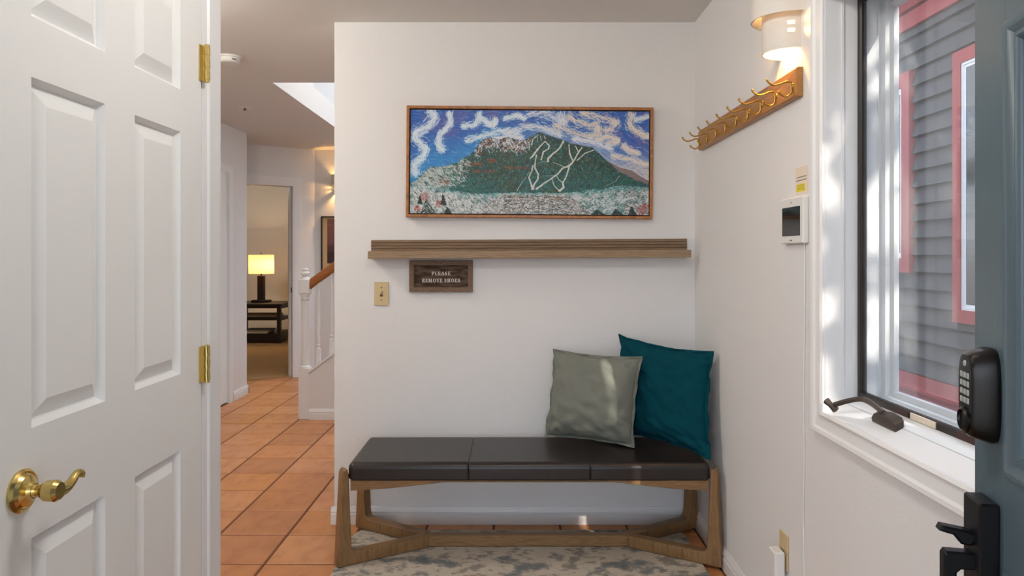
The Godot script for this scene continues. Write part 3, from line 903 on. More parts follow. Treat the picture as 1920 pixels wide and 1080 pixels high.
func outdoors() -> void:
	struct("ground", bx(-20, 30, -0.75, -0.6, -25, 30), M.concrete, "grey ground outside between the houses", "ground")
	struct("porch_floor", bx(-2.5, 1.25, -0.6, -0.02, -2.2, 0.1), M.concrete, "concrete porch before the front door, behind the viewer", "porch")
	var h := thing("neighbor_house", "grey clapboard house with red trim seen through the window", "house", P(4.0, 0, 7.0))
	# local coordinates: x is towards the neighbour's inside, d is along the wall
	var lo := -15.0
	var hi := 8.0
	part(h, "wall_core", bx(0.03, 0.25, -0.6, 4.2, lo, hi), M.siding)
	var pitch := 0.167
	for i in 21:
		var y := 0.135 + pitch * (i - 0)
		part(h, "siding_board", ext([[0.035, y], [-0.030, y], [-0.030, y + 0.008], [0.014, y + pitch + 0.012], [0.035, y + pitch + 0.012]], "d", lo, hi), M.siding)
	part(h, "skirt_board", bx(-0.045, 0.04, -0.02, 0.125, lo, hi), M.red_trim)
	part(h, "skirt_cap", ext([[-0.08, -0.03], [-0.08, 0.0], [0.03, 0.02], [0.03, -0.03]], "d", lo, hi), M.red_trim)
	part(h, "skirt_board", bx(-0.045, 0.04, -0.6, -0.03, lo, hi), M.red_skirt)
	part(h, "frieze_board", bx(-0.05, 0.04, 3.56, 3.72, lo, hi), M.red_trim)
	part(h, "frieze_board", bx(-0.08, 0.04, 3.74, 3.98, lo, hi), M.red_trim)
	part(h, "soffit", bx(-0.42, 0.1, 3.99, 4.04, lo, hi), M.red_skirt)
	part(h, "fascia_board", bx(-0.46, -0.42, 3.95, 4.2, lo, hi), M.red_trim)
	var wm := func(u: float, v: float, e: float) -> Vector3: return P(0.0 - e, v, u)
	for w in [[0.40, 1.35, 1.27, 2.99, 0.145], [-1.45, -0.575, 0.82, 2.99, 0.115]]:
		var fr := part(h, "window_trim", ring_on(wm, w[0], w[1], w[2], w[3], [[0.0, -0.01], [0.0, 0.060], [w[4], 0.060], [w[4], -0.01]]), M.red_trim)
		part(fr, "sash", ring_on(wm, w[0] + 0.05, w[1] - 0.05, w[2] + 0.05, w[3] - 0.05, [[0.0, 0.02], [0.0, 0.040], [0.022, 0.042], [0.026, 0.050], [0.05, 0.050], [0.05, 0.02]]), M.vinyl_white)
		part(fr, "pane", box_on(wm, w[0] + 0.05, w[1] - 0.05, w[2] + 0.05, w[3] - 0.05, 0.031, 0.037), M.dark_glass)
	# roof and side wall added out of view to block stray sun
	struct("added_porch_roof", bx(-2.6, 1.42, 2.9, 3.05, -3.6, 0.1), M.ceiling_paint, "flat roof added behind the viewer to keep the sun out of the front doorway", "porch roof")
	var tree := thing("aspen_tree", "slender leafy tree standing outside beyond the porch", "tree", P(2.5, -0.6, -2.35))
	part(tree, "trunk", tube([Vector3(0, 0, 0), Vector3(0.03, 1.8, 0.03), Vector3(-0.02, 3.6, 0), Vector3(0.02, 6.4, 0)], [0.07, 0.06, 0.045, 0.012], 10), M.cedar_post)
	for i in 10:
		var an := i * 2.4
		part(tree, "branch", tube([Vector3(0, 3.4 + i * 0.28, 0), Vector3(cos(an) * 0.35, 3.7 + i * 0.28, sin(an) * 0.35), Vector3(cos(an) * 0.7, 3.9 + i * 0.27, sin(an) * 0.7)], [0.018, 0.012, 0.005], 6), M.cedar_post)
	var rl := RandomNumberGenerator.new()
	rl.seed = 5
	var leaves := PackedVector3Array()
	for i in 900:
		var p := Vector3(clampf(rl.randfn(0, 0.38), -0.8, 0.8), 4.9 + rl.randfn(0, 0.8), clampf(rl.randfn(0, 0.38), -0.8, 0.8))
		var e1 := Vector3(rl.randf_range(-1, 1), rl.randf_range(-1, 1), rl.randf_range(-1, 1)).normalized() * 0.05
		var e2 := e1.cross(Vector3(rl.randf_range(-1, 1), rl.randf_range(-1, 1), rl.randf_range(-1, 1)).normalized()).normalized() * 0.042
		q4(leaves, p - e1, p - e2, p + e1, p + e2)
	part(tree, "foliage", leaves, mat("leaf", Color(0.36, 0.42, 0.2), 0.7), 5.0).set_meta("kind", "stuff")
	solo("added_screen_wall", join([bx(1.30, 1.42, -0.6, 2.9, -3.6, 0.42)]), M.siding, "boarded wall added out of view to block the sun at the window", "porch wall", "", "structure")  # added sun blocker; leaves sun only on the window's far edge

func bench() -> void:
	var t := thing("bench", "dark brown leather bench on a sculpted oak frame", "bench", P(0.072, 0, 3.265))
	# cushion: a rounded profile swept along x, pulled in at the seams and the ends
	var y0 := 0.368
	var y1 := 0.442
	var hd := 0.226
	var r := 0.026
	var prof := []
	var nrm := []
	for c in [[hd - r, y1 - r, 0.0], [-(hd - r), y1 - r, PI / 2], [-(hd - r), y0 + 0.008, PI], [hd - r, y0 + 0.008, PI * 1.5]]:
		var rr := r if c[2] < PI - 0.1 else 0.008
		for k in 7:
			var a: float = c[2] + PI / 2 * k / 6.0
			var off := hd - 0.008 if rr < 0.01 else hd - r
			prof.append(Vector2(signf(c[0]) * off + cos(a) * rr, c[1] + sin(a) * rr))
			nrm.append(Vector2(cos(a), sin(a)))
	var hw := 0.756
	var xs := []
	for k in 9:
		var a := PI / 2 * k / 8.0
		xs.append([-hw + 0.024 * (1 - sin(a)) , 0.024 * (1 - cos(a))] if false else [-hw + 0.024 - 0.024 * cos(a), 0.024 - 0.024 * sin(a)])
	for sx in [-0.2535, 0.2535]:
		for o in [[-0.12, 0.0], [-0.011, 0.0], [-0.007, 0.0016], [-0.004, 0.0], [-0.0016, 0.0015], [0.0, 0.0035], [0.0016, 0.0015], [0.004, 0.0], [0.007, 0.0016], [0.011, 0.0], [0.12, 0.0]]:
			xs.append([sx + o[0], o[1]])
	for k in range(8, -1, -1):
		var a := PI / 2 * k / 8.0
		xs.append([hw - 0.024 + 0.024 * cos(a), 0.024 - 0.024 * sin(a)])
	var rows := []
	for e in xs:
		var row := PackedVector3Array()
		for i in prof.size():
			var p: Vector2 = prof[i] - nrm[i] * e[1]
			var crown := 0.006 * (1.0 - pow(p.x / hd, 2.0)) * (1.0 - pow(e[0] / hw, 4.0)) if p.y > 0.42 else 0.0
			row.append(Vector3(e[0], p.y + crown, p.x))
		rows.append(row)
	part(t, "cushion", grid(rows, true, true), M.leather, 60.0)
	part(t, "seat_board", bx(-0.72, 0.72, 0.352, 0.369, -0.19, 0.19), M.bench_rail_wood)
	# tapered brackets under the cushion, front and rear
	for sx in [-1, 1]:
		for sd in [-1, 1]:
			part(t, "bracket", prism([[sx * 0.745, 0.369], [sx * 0.745, 0.326], [sx * 0.60, 0.334], [sx * 0.325, 0.364], [sx * 0.325, 0.369]], func(p: Vector2, c: float) -> Vector3: return P(p.x, p.y, c), sd * 0.205 - 0.016, sd * 0.205 + 0.016, 0.001), M.bench_rail_wood)
	# four L-shaped legs whose feet run diagonally to the stretcher
	for sx in [-1, 1]:
		for sd in [-1, 1]:
			var foot := Vector2(sx * 0.806, sd * 0.228)
			var node := Vector2(sx * 0.452, sd * 0.012)
			var e := (node - foot).normalized()
			var nn := Vector2(-e.y, e.x)
			var L := foot.distance_to(node)
			var tall := 1.0 if sd < 0 else 0.86
			var poly := [[0.004, 0.013], [0.0, 0.02], [0.020, 0.395 * tall], [0.026, 0.412 * tall], [0.036, 0.418 * tall], [0.046, 0.412 * tall], [0.050, 0.39 * tall], [0.062, 0.095], [0.066, 0.078], [0.076, 0.069], [0.090, 0.066], [L, 0.066], [L, 0.013]]
			part(t, "leg", prism(poly, func(p: Vector2, c: float) -> Vector3:
				var w := foot + e * p.x + nn * c
				return P(w.x, p.y, w.y), -0.024, 0.024, 0.005), M.bench_wood, 50.0)
	part(t, "stretcher", bx(-0.462, 0.462, 0.013, 0.062, -0.024, 0.024, 0.005), M.bench_rail_wood)
	# rug
	var pts := []
	var rx0 := -0.737
	var rx1 := 0.802
	var rd0 := 2.30
	var rd1 := 3.445
	var cr := 0.06
	for c in [[rx1 - cr, rd1 - cr, 0.0], [rx0 + cr, rd1 - cr, PI / 2], [rx0 + cr, rd0 + cr, PI], [rx1 - cr, rd0 + cr, PI * 1.5]]:
		for k in 7:
			var a: float = c[2] + PI / 2 * k / 6.0
			pts.append([c[0] + cos(a) * cr, c[1] + sin(a) * cr])
	solo("area_rug", ext(pts, "y", 0.001, 0.0125, 0.003), M.rug_pile, "low-pile abstract rug in grey, cream and blue under the bench", "rug")

func pillow(called: String, label: String, c: Array, thick: float, material: Material, seed_: int, sag: float, dip: float) -> void:
	# c: corners top-left, top-right, bottom-right, bottom-left as seen from the room
	var t := thing(called, label, "pillow", (c[2] + c[3]) / 2)
	var o: Vector3 = (c[2] + c[3]) / 2
	var nz := FastNoiseLite.new()
	nz.seed = seed_
	nz.frequency = 2.2
	nz.fractal_octaves = 3
	var nrm: Vector3 = ((c[3] as Vector3) - (c[0] as Vector3)).cross((c[1] as Vector3) - (c[0] as Vector3)).normalized()
	var base := func(s: float, w: float) -> Vector3:
		var a := s * (1.0 - dip * (1.0 - w * w) * absf(s))
		var b := w * (1.0 - dip * (1.0 - s * s) * absf(w))
		var fu := (a + 1) / 2
		var fv := (b + 1) / 2
		var top: Vector3 = (c[0] as Vector3).lerp(c[1], fu)
		var bot: Vector3 = (c[3] as Vector3).lerp(c[2], fu)
		var p := top.lerp(bot, fv)
		p += nrm * 0.010 * nz.get_noise_2d(s * 1.2 + 9, w * 1.2) * 1.5
		return p - o
	var surf := func(s: float, w: float, side: float) -> Vector3:
		var k := 0.945
		var si := clampf(s / k, -1.0, 1.0)
		var wi := clampf(w / k, -1.0, 1.0)
		var b := pow(1.0 - pow(absf(si), 2.6), 0.54) * pow(1.0 - pow(absf(wi), 2.6), 0.54)
		b *= 1.0 + sag * wi
		var edge := (1.0 - absf(si)) * (1.0 - absf(wi))
		# folds fan out from the corners and the lower edge
		var ang := atan2(1.0 - absf(wi), 1.0 - absf(si))
		var fold := sin(ang * 9.0 + signf(si) * 2.0 + signf(wi) + seed_) * 0.0045 * exp(-edge * 7.0) * smoothstep(0.0, 0.08, edge)
		var wr := nz.get_noise_2d(si * 1.6, wi * 2.6 + side * 7.0) * (0.003 if seed_ == 3 else 0.006) * smoothstep(0.0, 0.3, b)
		return (base.call(s, w) as Vector3) + nrm * side * (0.0025 + thick * 0.5 * b + fold + wr)
	var n := 44
	var cover := PackedVector3Array()
	for side in [1.0, -1.0]:
		var rows := []
		for i in n + 1:
			var row := PackedVector3Array()
			for j in n + 1:
				row.append(surf.call(0.945 * sin(PI / 2 * (2.0 * i / n - 1.0)), 0.945 * sin(PI / 2 * (2.0 * j / n - 1.0)), side))
			rows.append(row)
		var s := grid(rows, false, false, false)
		if (s[2] - s[0]).cross(s[1] - s[0]).dot(nrm * side) < 0.0:
			for i in range(0, s.size(), 3):
				var q := s[i + 1]
				s[i + 1] = s[i + 2]
				s[i + 2] = q
		cover.append_array(s)
	part(t, "cover", cover, material, 80.0)
	# flange sewn round the edge
	var loop := []
	for e in [[0.935, 0.0035], [0.97, 0.0045], [1.0, 0.003], [1.0, -0.003], [0.97, -0.0045], [0.935, -0.0035]]:
		var row := PackedVector3Array()
		for k in 4 * 40:
			var f := float(k % 40) / 40.0 * 2.0 - 1.0
			var s := 0.0
			var w := 0.0
			match k / 40:
				0:
					s = f
					w = -1.0
				1:
					s = 1.0
					w = f
				2:
					s = -f
					w = 1.0
				3:
					s = -1.0
					w = -f
			var p: Vector3 = base.call(s * e[0], w * e[0])
			row.append(p + nrm * (e[1] + 0.005 * sin(k * 0.55) * (e[0] - 0.935) / 0.065))
		loop.append(row)
	loop.append(loop[0])
	part(t, "flange", grid(loop, true), material, 50.0)

func pillows() -> void:
	pillow("sage_pillow", "sage green velvet throw pillow with flanged edge on the bench", [P(0.197, 0.862, 3.48), P(0.588, 0.852, 3.29), P(0.545, 0.447, 3.26), P(0.150, 0.447, 3.455)], 0.18, M.sage_velvet, 3, 0.12, 0.065)
	pillow("teal_pillow", "deep teal velvet throw pillow in the corner behind the sage one", [P(0.512, 0.928, 3.52), P(0.866, 0.897, 3.13), P(0.838, 0.447, 3.07), P(0.52, 0.450, 3.50)], 0.15, M.teal_velvet, 8, 0.1, 0.09)

# ------------------------------------------------------------------ the painting
func painting() -> void:
	var t := thing("mountain_painting", "long framed painting of a ski mountain under a swirling sky", "painting", P(0.085, 1.754, 3.556))
	t.rotation.z = -0.0085
	var m := func(u: float, v: float, h: float) -> Vector3: return Vector3(u, v, h)
	var hw := 0.594
	var hh := 0.2685
	part(t, "frame", ring_on(m, -hw + 0.014, hw - 0.014, -hh + 0.014, hh - 0.014, [[0.0, 0.003], [0.0, 0.040], [0.002, 0.042], [0.012, 0.042], [0.014, 0.040], [0.014, 0.003]]), M.frame_wood)
	part(t, "backing", box_on(m, -hw + 0.012, hw - 0.012, -hh + 0.012, hh - 0.012, 0.004, 0.020), M.canvas_edge)
	var pm := mat("painted_canvas", Color.WHITE, 0.45)
	pm.albedo_texture = ImageTexture.create_from_image(mountain_image())
	part(t, "canvas", flat(m, -hw + 0.019, hw - 0.019, -hh + 0.019, hh - 0.019, 0.034), pm)
	part(t, "canvas_side", box_on(m, -hw + 0.0195, hw - 0.0195, -hh + 0.0195, hh - 0.0195, 0.019, 0.0335), M.canvas_edge)

func along(pts: Array, x: float) -> float:
	for i in pts.size() - 1:
		if x <= pts[i + 1][0]:
			return lerpf(pts[i][1], pts[i + 1][1], clampf((x - pts[i][0]) / maxf(0.001, pts[i + 1][0] - pts[i][0]), 0, 1))
	return pts[-1][1]

func dab(im: Image, x: float, y: float, ang: float, length: float, wide: float, c: Color, alpha: float) -> void:
	# one brush stroke, in pixels
	var dx := cos(ang)
	var dy := sin(ang)
	var W := im.get_width()
	var H := im.get_height()
	var n := maxi(1, int(length))
	var m := maxi(1, int(wide))
	for i in n:
		var t := float(i) - n * 0.5
		for j in m:
			var o := float(j) - m * 0.5 + 0.5
			var px := int(x + dx * t - dy * o)
			var py := int(y + dy * t + dx * o)
			if px >= 0 and py >= 0 and px < W and py < H:
				im.set_pixel(px, py, im.get_pixel(px, py).lerp(c, alpha))

func mountain_image() -> Image:
	# worked in picture units of 450 x 199
	var k := 2.2
	var W := int(450 * k)
	var H := int(199 * k)
	var im := Image.create(W, H, false, Image.FORMAT_RGB8)
	var a := FastNoiseLite.new()
	a.seed = 4
	a.frequency = 0.012
	a.fractal_octaves = 3
	var b := FastNoiseLite.new()
	b.seed = 9
	b.frequency = 0.05
	b.fractal_octaves = 3
	var rg := RandomNumberGenerator.new()
	rg.seed = 2
	var ridge := [[0, 141], [16, 131], [36, 111], [58, 109], [85, 103], [96, 95], [112, 87], [127, 70], [136, 57], [150, 52], [167, 57], [183, 52], [203, 58], [214, 58], [232, 47], [241, 42], [263, 48], [287, 57], [312, 65], [343, 70], [356, 81], [372, 97], [396, 117], [425, 131], [450, 140]]
	var back := [[0, 199], [368, 199], [369, 94], [396, 108], [418, 113], [434, 124], [450, 133]]
	var foot := [[0, 143], [40, 146], [62, 150], [85, 155], [110, 160], [140, 161], [200, 157], [250, 158], [300, 157], [350, 150], [400, 142], [450, 146]]
	# ground colours
	for py in H:
		for px in W:
			var x := px / k
			var y := py / k
			var n1 := a.get_noise_2d(x, y)
			var n2 := b.get_noise_2d(x, y)
			var col: Color
			var top := along(ridge, x) + n2 * 3.0
			var ft := along(foot, x) + n2 * 4.0
			if y < top and y < along(back, x):
				var low := clampf(y / maxf(40.0, top), 0, 1)
				col = Color(0.14, 0.36, 0.70).lerp(Color(0.30, 0.36, 0.66), smoothstep(0.0, 0.4, n1 + n2 * 0.4))
				col = col.lerp(Color(0.15, 0.53, 0.80), smoothstep(0.35, 0.95, low) * smoothstep(330.0, 120.0, x))
				col = col.lerp(Color(0.58, 0.66, 0.80), smoothstep(0.45, 1.0, low) * smoothstep(150.0, 380.0, x))
				col = col.lerp(Color(0.80, 0.77, 0.77), smoothstep(330.0, 440.0, x) * smoothstep(70.0, 120.0, y))
			elif y < ft and y >= top:
				col = Color(0.10, 0.24, 0.22).lerp(Color(0.05, 0.36, 0.36), smoothstep(90.0, 150.0, y + n2 * 20.0))
				col = col.lerp(Color(0.19, 0.25, 0.17), smoothstep(0.0, 0.4, n1) * 0.7)
				if x < 100.0:
					col = Color(0.60, 0.66, 0.67).lerp(col, smoothstep(70.0, 100.0, x + n2 * 30.0 + (y - 120.0) * 0.4))
			elif y < ft:
				col = Color(0.50, 0.44, 0.45)
			else:
				col = Color(0.80, 0.83, 0.84).lerp(Color(0.50, 0.60, 0.62), smoothstep(-0.1, 0.35, n2))
				col = col.lerp(Color(0.24, 0.55, 0.58), smoothstep(12.0, 0.0, y - ft) * 0.8)
			im.set_pixel(px, py, col)
	var at := func(p: Array) -> Vector2: return Vector2((p[0] - 65) * 0.255, (p[1] - 97) * 0.2558)
	# loose strokes of blue and violet in the sky
	for i in 2600:
		var x := rg.randf() * 450.0
		var y := rg.randf() * 130.0
		if y > along(ridge, x) - 2.0 or y > along(back, x) - 2.0:
			continue
		var ang := 0.25 + 1.4 * a.get_noise_2d(x + 200.0, y * 1.5)
		var c: Color = im.get_pixel(int(x * k), int(y * k)).lerp([Color(0.10, 0.30, 0.68), Color(0.34, 0.36, 0.68), Color(0.26, 0.60, 0.86), Color(0.68, 0.76, 0.88)][rg.randi_range(0, 3)], 0.6)
		dab(im, x * k, y * k, ang, rg.randf_range(12, 34), rg.randf_range(2, 5), c, 0.5)
	# swirling clouds: bundles of strokes along curves
	var swirls := [
		[9, 0, [[205, 97], [245, 150], [190, 220], [110, 260], [105, 320], [180, 380], [150, 460], [90, 510], [110, 590]]],
		[6, 0, [[350, 120], [355, 200], [300, 260], [270, 350], [310, 405]]],
		[6, 0, [[450, 215], [540, 205], [575, 110]]], [6, 0, [[575, 150], [630, 195], [680, 205], [690, 160]]],
		[7, 0, [[480, 330], [620, 280], [760, 250], [880, 270]]], [5, 0, [[760, 160], [850, 135], [910, 160]]],
		[10, 1, [[930, 120], [1080, 125], [1190, 190], [1170, 110]]], [7, 1, [[760, 275], [930, 215], [1080, 240], [1180, 285]]],
		[9, 2, [[1230, 130], [1330, 190], [1450, 215], [1420, 285], [1240, 250], [1120, 200]]], [7, 2, [[1450, 320], [1520, 285], [1600, 320], [1510, 345]]],
		[8, 2, [[1700, 110], [1690, 200], [1760, 260], [1830, 290]]], [5, 1, [[1730, 160], [1830, 130]]], [6, 2, [[1640, 355], [1690, 390], [1760, 415]]],
		[5, 2, [[1560, 430], [1700, 460], [1830, 500]]], [6, 1, [[1270, 305], [1420, 330], [1560, 380]]], [8, 2, [[1330, 110], [1450, 140], [1590, 180], [1500, 250]]], [5, 1, [[560, 400], [640, 330], [760, 300], [900, 300]]]]
	for s in swirls:
		var pts := []
		for p in s[2]:
			var v: Vector2 = at.call(p)
			pts.append(Vector3(v.x, v.y, 0))
		var path := curve(pts, 14)
		for i in path.size() - 1:
			var p: Vector3 = path[i]
			var q: Vector3 = path[i + 1]
			var ang := atan2(q.y - p.y, q.x - p.x)
			for j in 8:
				var off := rg.randfn(0.0, 0.55) * float(s[0])
				var x := p.x - sin(ang) * off
				var y := p.y + cos(ang) * off
				if y > along(ridge, x) - 1.0 or y > along(back, x):
					continue
				var c: Color = [Color(0.88, 0.93, 0.95), Color(0.90, 0.90, 0.91), Color(0.93, 0.86, 0.78)][s[1]]
				c = c.lerp(Color(0.62, 0.74, 0.90), rg.randf() * 0.6 if absf(off) > s[0] * 0.35 else rg.randf() * 0.2)
				dab(im, x * k, y * k, ang + rg.randfn(0, 0.3), rg.randf_range(10, 28), rg.randf_range(2, 5), c, rg.randf_range(0.35, 0.75))
	# the forest
	var greens := [Color(0.05, 0.15, 0.16), Color(0.11, 0.34, 0.29), Color(0.05, 0.48, 0.45), Color(0.18, 0.31, 0.20), Color(0.36, 0.41, 0.22), Color(0.18, 0.54, 0.55), Color(0.07, 0.20, 0.26)]
	for i in 9000:
		var x := 60.0 + rg.randf() * 390.0
		var y := 42.0 + rg.randf() * 118.0
		if y < along(ridge, x) + 1.0 or y > along(foot, x):
			continue
		if x < 100.0 and rg.randf() < 0.55:
			continue
		var c: Color = greens[clampi(int((b.get_noise_2d(x * 0.9, y * 1.3) + 0.5) * 7.0 + rg.randfn(0, 1.3)), 0, 6)]
		if rg.randf() < 0.05:
			c = Color(0.42, 0.48, 0.45)
		elif x > 300 and rg.randf() < 0.10:
			c = Color(0.34, 0.28, 0.28)
		dab(im, x * k, y * k, 1.3 + rg.randfn(0, 0.6), rg.randf_range(4, 10), rg.randf_range(2, 5), c, 0.75)
	# rust brown bands
	for band in [[480, 500, 610, 500, 26], [530, 560, 690, 550, 10], [760, 530, 950, 522, 10], [640, 470, 700, 480, 14], [280, 640, 360, 640, 40], [740, 390, 900, 380, 30]]:
		for i in 110:
			var v: Vector2 = at.call([lerpf(band[0], band[2], rg.randf()), lerpf(band[1], band[3], rg.randf()) + rg.randfn(0, 0.4) * band[4]])
			if v.y > along(ridge, v.x) + 1:
				dab(im, v.x * k, v.y * k, rg.randfn(0, 0.6), rg.randf_range(5, 12), rg.randf_range(2, 4), [Color(0.44, 0.26, 0.19), Color(0.58, 0.38, 0.25), Color(0.28, 0.17, 0.16)][rg.randi_range(0, 2)], 0.7)
	# crags: snow between dark rock
	for i in 900:
		var x := rg.randf_range(122.0, 226.0)
		var y := along(ridge, x) + absf(rg.randfn(0, 1.0)) * 10.0 + 1.0
		var c: Color = [Color(0.82, 0.84, 0.87), Color(0.74, 0.78, 0.84), Color(0.10, 0.11, 0.16), Color(0.40, 0.26, 0.19), Color(0.24, 0.20, 0.24), Color(0.52, 0.34, 0.22)][rg.randi_range(0, 5)]
		if b.get_noise_2d(x * 1.5, y * 1.5) > 0.0 and rg.randf() < 0.6:
			c = Color(0.82, 0.84, 0.86)
		dab(im, x * k, y * k, (0.9 if rg.randf() < 0.5 else 2.2) + rg.randfn(0, 0.3), rg.randf_range(6, 18), rg.randf_range(2, 5), c, 0.85)
	# snowy left shoulder
	for i in 650:
		var x := rg.randf_range(16.0, 112.0)
		var y := along(ridge, x) + rg.randf() * maxf(6.0, 150.0 - along(ridge, x)) * 0.95
		if x + (y - 110.0) * 0.3 > 112.0:
			continue
		var c: Color = [Color(0.76, 0.82, 0.82), Color(0.80, 0.83, 0.84), Color(0.62, 0.72, 0.72), Color(0.10, 0.30, 0.28), Color(0.50, 0.47, 0.44), Color(0.78, 0.80, 0.80)][rg.randi_range(0, 5)]
		dab(im, x * k, y * k, 0.7 + rg.randfn(0, 0.4), rg.randf_range(8, 20), rg.randf_range(2, 5), c, 0.75)
	# dark outline of the ridge
	for i in 449:
		if rg.randf() < 0.75:
			dab(im, i * k, along(ridge, i) * k, atan2(along(ridge, i + 1) - along(ridge, i), 1.0), 4, rg.randf_range(1, 2.4), Color(0.09, 0.12, 0.17), 0.7)
	for i in 120:
		var x := rg.randf_range(372.0, 450.0)
		dab(im, x * k, (along(back, x) + rg.randf() * 7.0) * k, 0.4, 6, 1.5, [Color(0.40, 0.32, 0.33), Color(0.62, 0.52, 0.50)][rg.randi_range(0, 1)], 0.6)
	# the valley: brush, snow and a town of small roofs on a slanted street grid
	for i in 5200:
		var x := rg.randf() * 450.0
		var y := along(foot, x) + rg.randf() * 60.0
		if y > 199.0:
			continue
		var c := Color(0.74, 0.77, 0.77)
		var ang := 0.5
		if x < 160.0:
			ang = 0.75 + rg.randfn(0, 0.25)
			c = [Color(0.84, 0.86, 0.85), Color(0.90, 0.90, 0.88), Color(0.46, 0.50, 0.50), Color(0.18, 0.24, 0.23), Color(0.70, 0.74, 0.74)][rg.randi_range(0, 4)]
		elif x > 320.0:
			ang = -0.3 + rg.randfn(0, 0.6)
			c = [Color(0.14, 0.38, 0.37), Color(0.34, 0.58, 0.58), Color(0.78, 0.85, 0.84), Color(0.64, 0.74, 0.73), Color(0.10, 0.20, 0.20)][rg.randi_range(0, 4)]
			if x > 405.0 and rg.randf() < 0.5:
				c = Color(0.34, 0.31, 0.30)
		dab(im, x * k, y * k, ang, rg.randf_range(6, 16), rg.randf_range(1, 3.6), c, 0.7)
	for i in 2600:
		var y := rg.randf_range(162.0, 199.0)
		var x := 235.0 + rg.randf_range(-1, 1) * (62.0 + (y - 160.0) * 1.2)
		var c: Color = [Color(0.88, 0.88, 0.87), Color(0.66, 0.57, 0.48), Color(0.46, 0.53, 0.57), Color(0.18, 0.20, 0.22), Color(0.74, 0.78, 0.80), Color(0.48, 0.36, 0.29)][rg.randi_range(0, 5)]
		dab(im, x * k, y * k, rg.randfn(0.0, 0.2), rg.randf_range(4, 9), rg.randf_range(2, 4), c, 0.85)
	for y in [166, 172, 179, 188]:
		for x in range(178, 300):
			if rg.randf() < 0.7:
				dab(im, x * k, (y + b.get_noise_2d(x, y) * 4.0) * k, 0.0, 4, 2.5, Color(0.22, 0.20, 0.22), 0.75)
	for s in [[200, -0.9], [222, -0.4], [240, 0.1], [258, 0.6], [276, 1.1], [294, 1.6]]:
		for y in range(161, 199):
			dab(im, (s[0] + (y - 161) * s[1]) * k, y * k, PI / 2, 4, 2.5, Color(0.24, 0.23, 0.25), 0.7)
	# bushes and firs in the corners
	for bush in [[27.0, 168.0, 8.0], [55.0, 180.0, 7.0], [14.0, 190.0, 6.0], [436.0, 190.0, 10.0], [444.0, 182.0, 6.0]]:
		for i in 60:
			var r: float = bush[2] * sqrt(rg.randf())
			var an := rg.randf() * TAU
			dab(im, (bush[0] + r * cos(an)) * k, (bush[1] + r * sin(an)) * k, rg.randf() * 3, rg.randf_range(4, 8), 4, [Color(0.66, 0.27, 0.27), Color(0.72, 0.42, 0.41), Color(0.78, 0.60, 0.58), Color(0.45, 0.20, 0.22)][rg.randi_range(0, 3)], 0.7)
	for tr in [[30.0, 172.0, 199.0, 15.0], [70.0, 186.0, 199.0, 7.0], [18.0, 165.0, 180.0, 4.0], [62.0, 160.0, 182.0, 5.0], [418.0, 182.0, 199.0, 8.0], [388.0, 187.0, 199.0, 12.0], [352.0, 189.0, 199.0, 14.0]]:
		for i in 150:
			var f := sqrt(rg.randf())
			var x: float = tr[0] + rg.randf_range(-1, 1) * tr[3] * f + f * tr[3] * 0.3
			dab(im, x * k, lerpf(tr[1], tr[2], f) * k, 0.6 if x > tr[0] else 2.5, rg.randf_range(5, 12), 2.5, [Color(0.07, 0.13, 0.13), Color(0.12, 0.20, 0.18)][rg.randi_range(0, 1)], 0.8)
	# ski runs
	var runs := [
		[[289, 58, 2.2], [281, 73, 2.2], [270, 82, 2.2], [260, 92, 2.4], [260, 98, 2.2]],
		[[299, 64, 1.4], [301, 83, 1.6], [306, 95, 1.8]],
		[[312, 68, 1.2], [317, 79, 1.2]],
		[[324, 70, 1.4], [317, 80, 1.6], [309, 95, 2.0], [302, 104, 2.4], [297, 107, 2.4]],
		[[346, 75, 1.4], [330, 81, 1.4], [315, 95, 1.4]],
		[[297, 107, 2.2], [288, 110, 2.2], [278, 122, 2.0], [267, 130, 2.0], [251, 141, 2.0], [238, 151, 2.6]],
		[[300, 107, 2.0], [297, 119, 1.6], [293, 130, 1.6], [288, 138, 1.8], [290, 147, 2.4], [282, 154, 3.0]],
		[[269, 99, 0.8], [282, 104, 0.9], [291, 108, 1.0]],
		[[276, 125, 1.0], [281, 133, 1.0], [288, 138, 1.0]],
		[[268, 132, 1.0], [272, 144, 1.0], [281, 153, 1.4]],
		[[254, 59, 1.4], [262, 67, 1.6], [260, 74, 1.6], [251, 79, 1.8], [247, 95, 1.6]],
		[[254, 59, 1.4], [244, 70, 1.8], [236, 80, 2.4], [231, 88, 2.0], [226, 92, 1.4]],
		[[238, 85, 1.8], [236, 98, 1.2], [235, 110, 1.8], [242, 122, 1.8], [241, 132, 1.8], [233, 144, 2.2], [231, 151, 4.0]],
		[[241, 47, 1.0], [231, 55, 1.2], [229, 66, 1.4]], [[245, 48, 0.8], [247, 58, 0.9]], [[252, 48, 0.8], [255, 55, 0.9]], [[240, 50, 0.7], [240, 62, 0.7]],
		[[232, 105, 1.6], [229, 118, 1.4], [224, 128, 1.6], [228, 140, 1.6], [231, 150, 2.2]],
		[[226, 118, 0.9], [210, 140, 0.9], [202, 154, 1.0]],
		[[395, 124, 0.7], [389, 133, 0.8], [367, 145, 0.8]],
		[[250, 125, 0.5], [266, 125, 0.6], [276, 123, 0.6]], [[242, 101, 0.5], [253, 97, 0.6], [262, 99, 0.8]]]
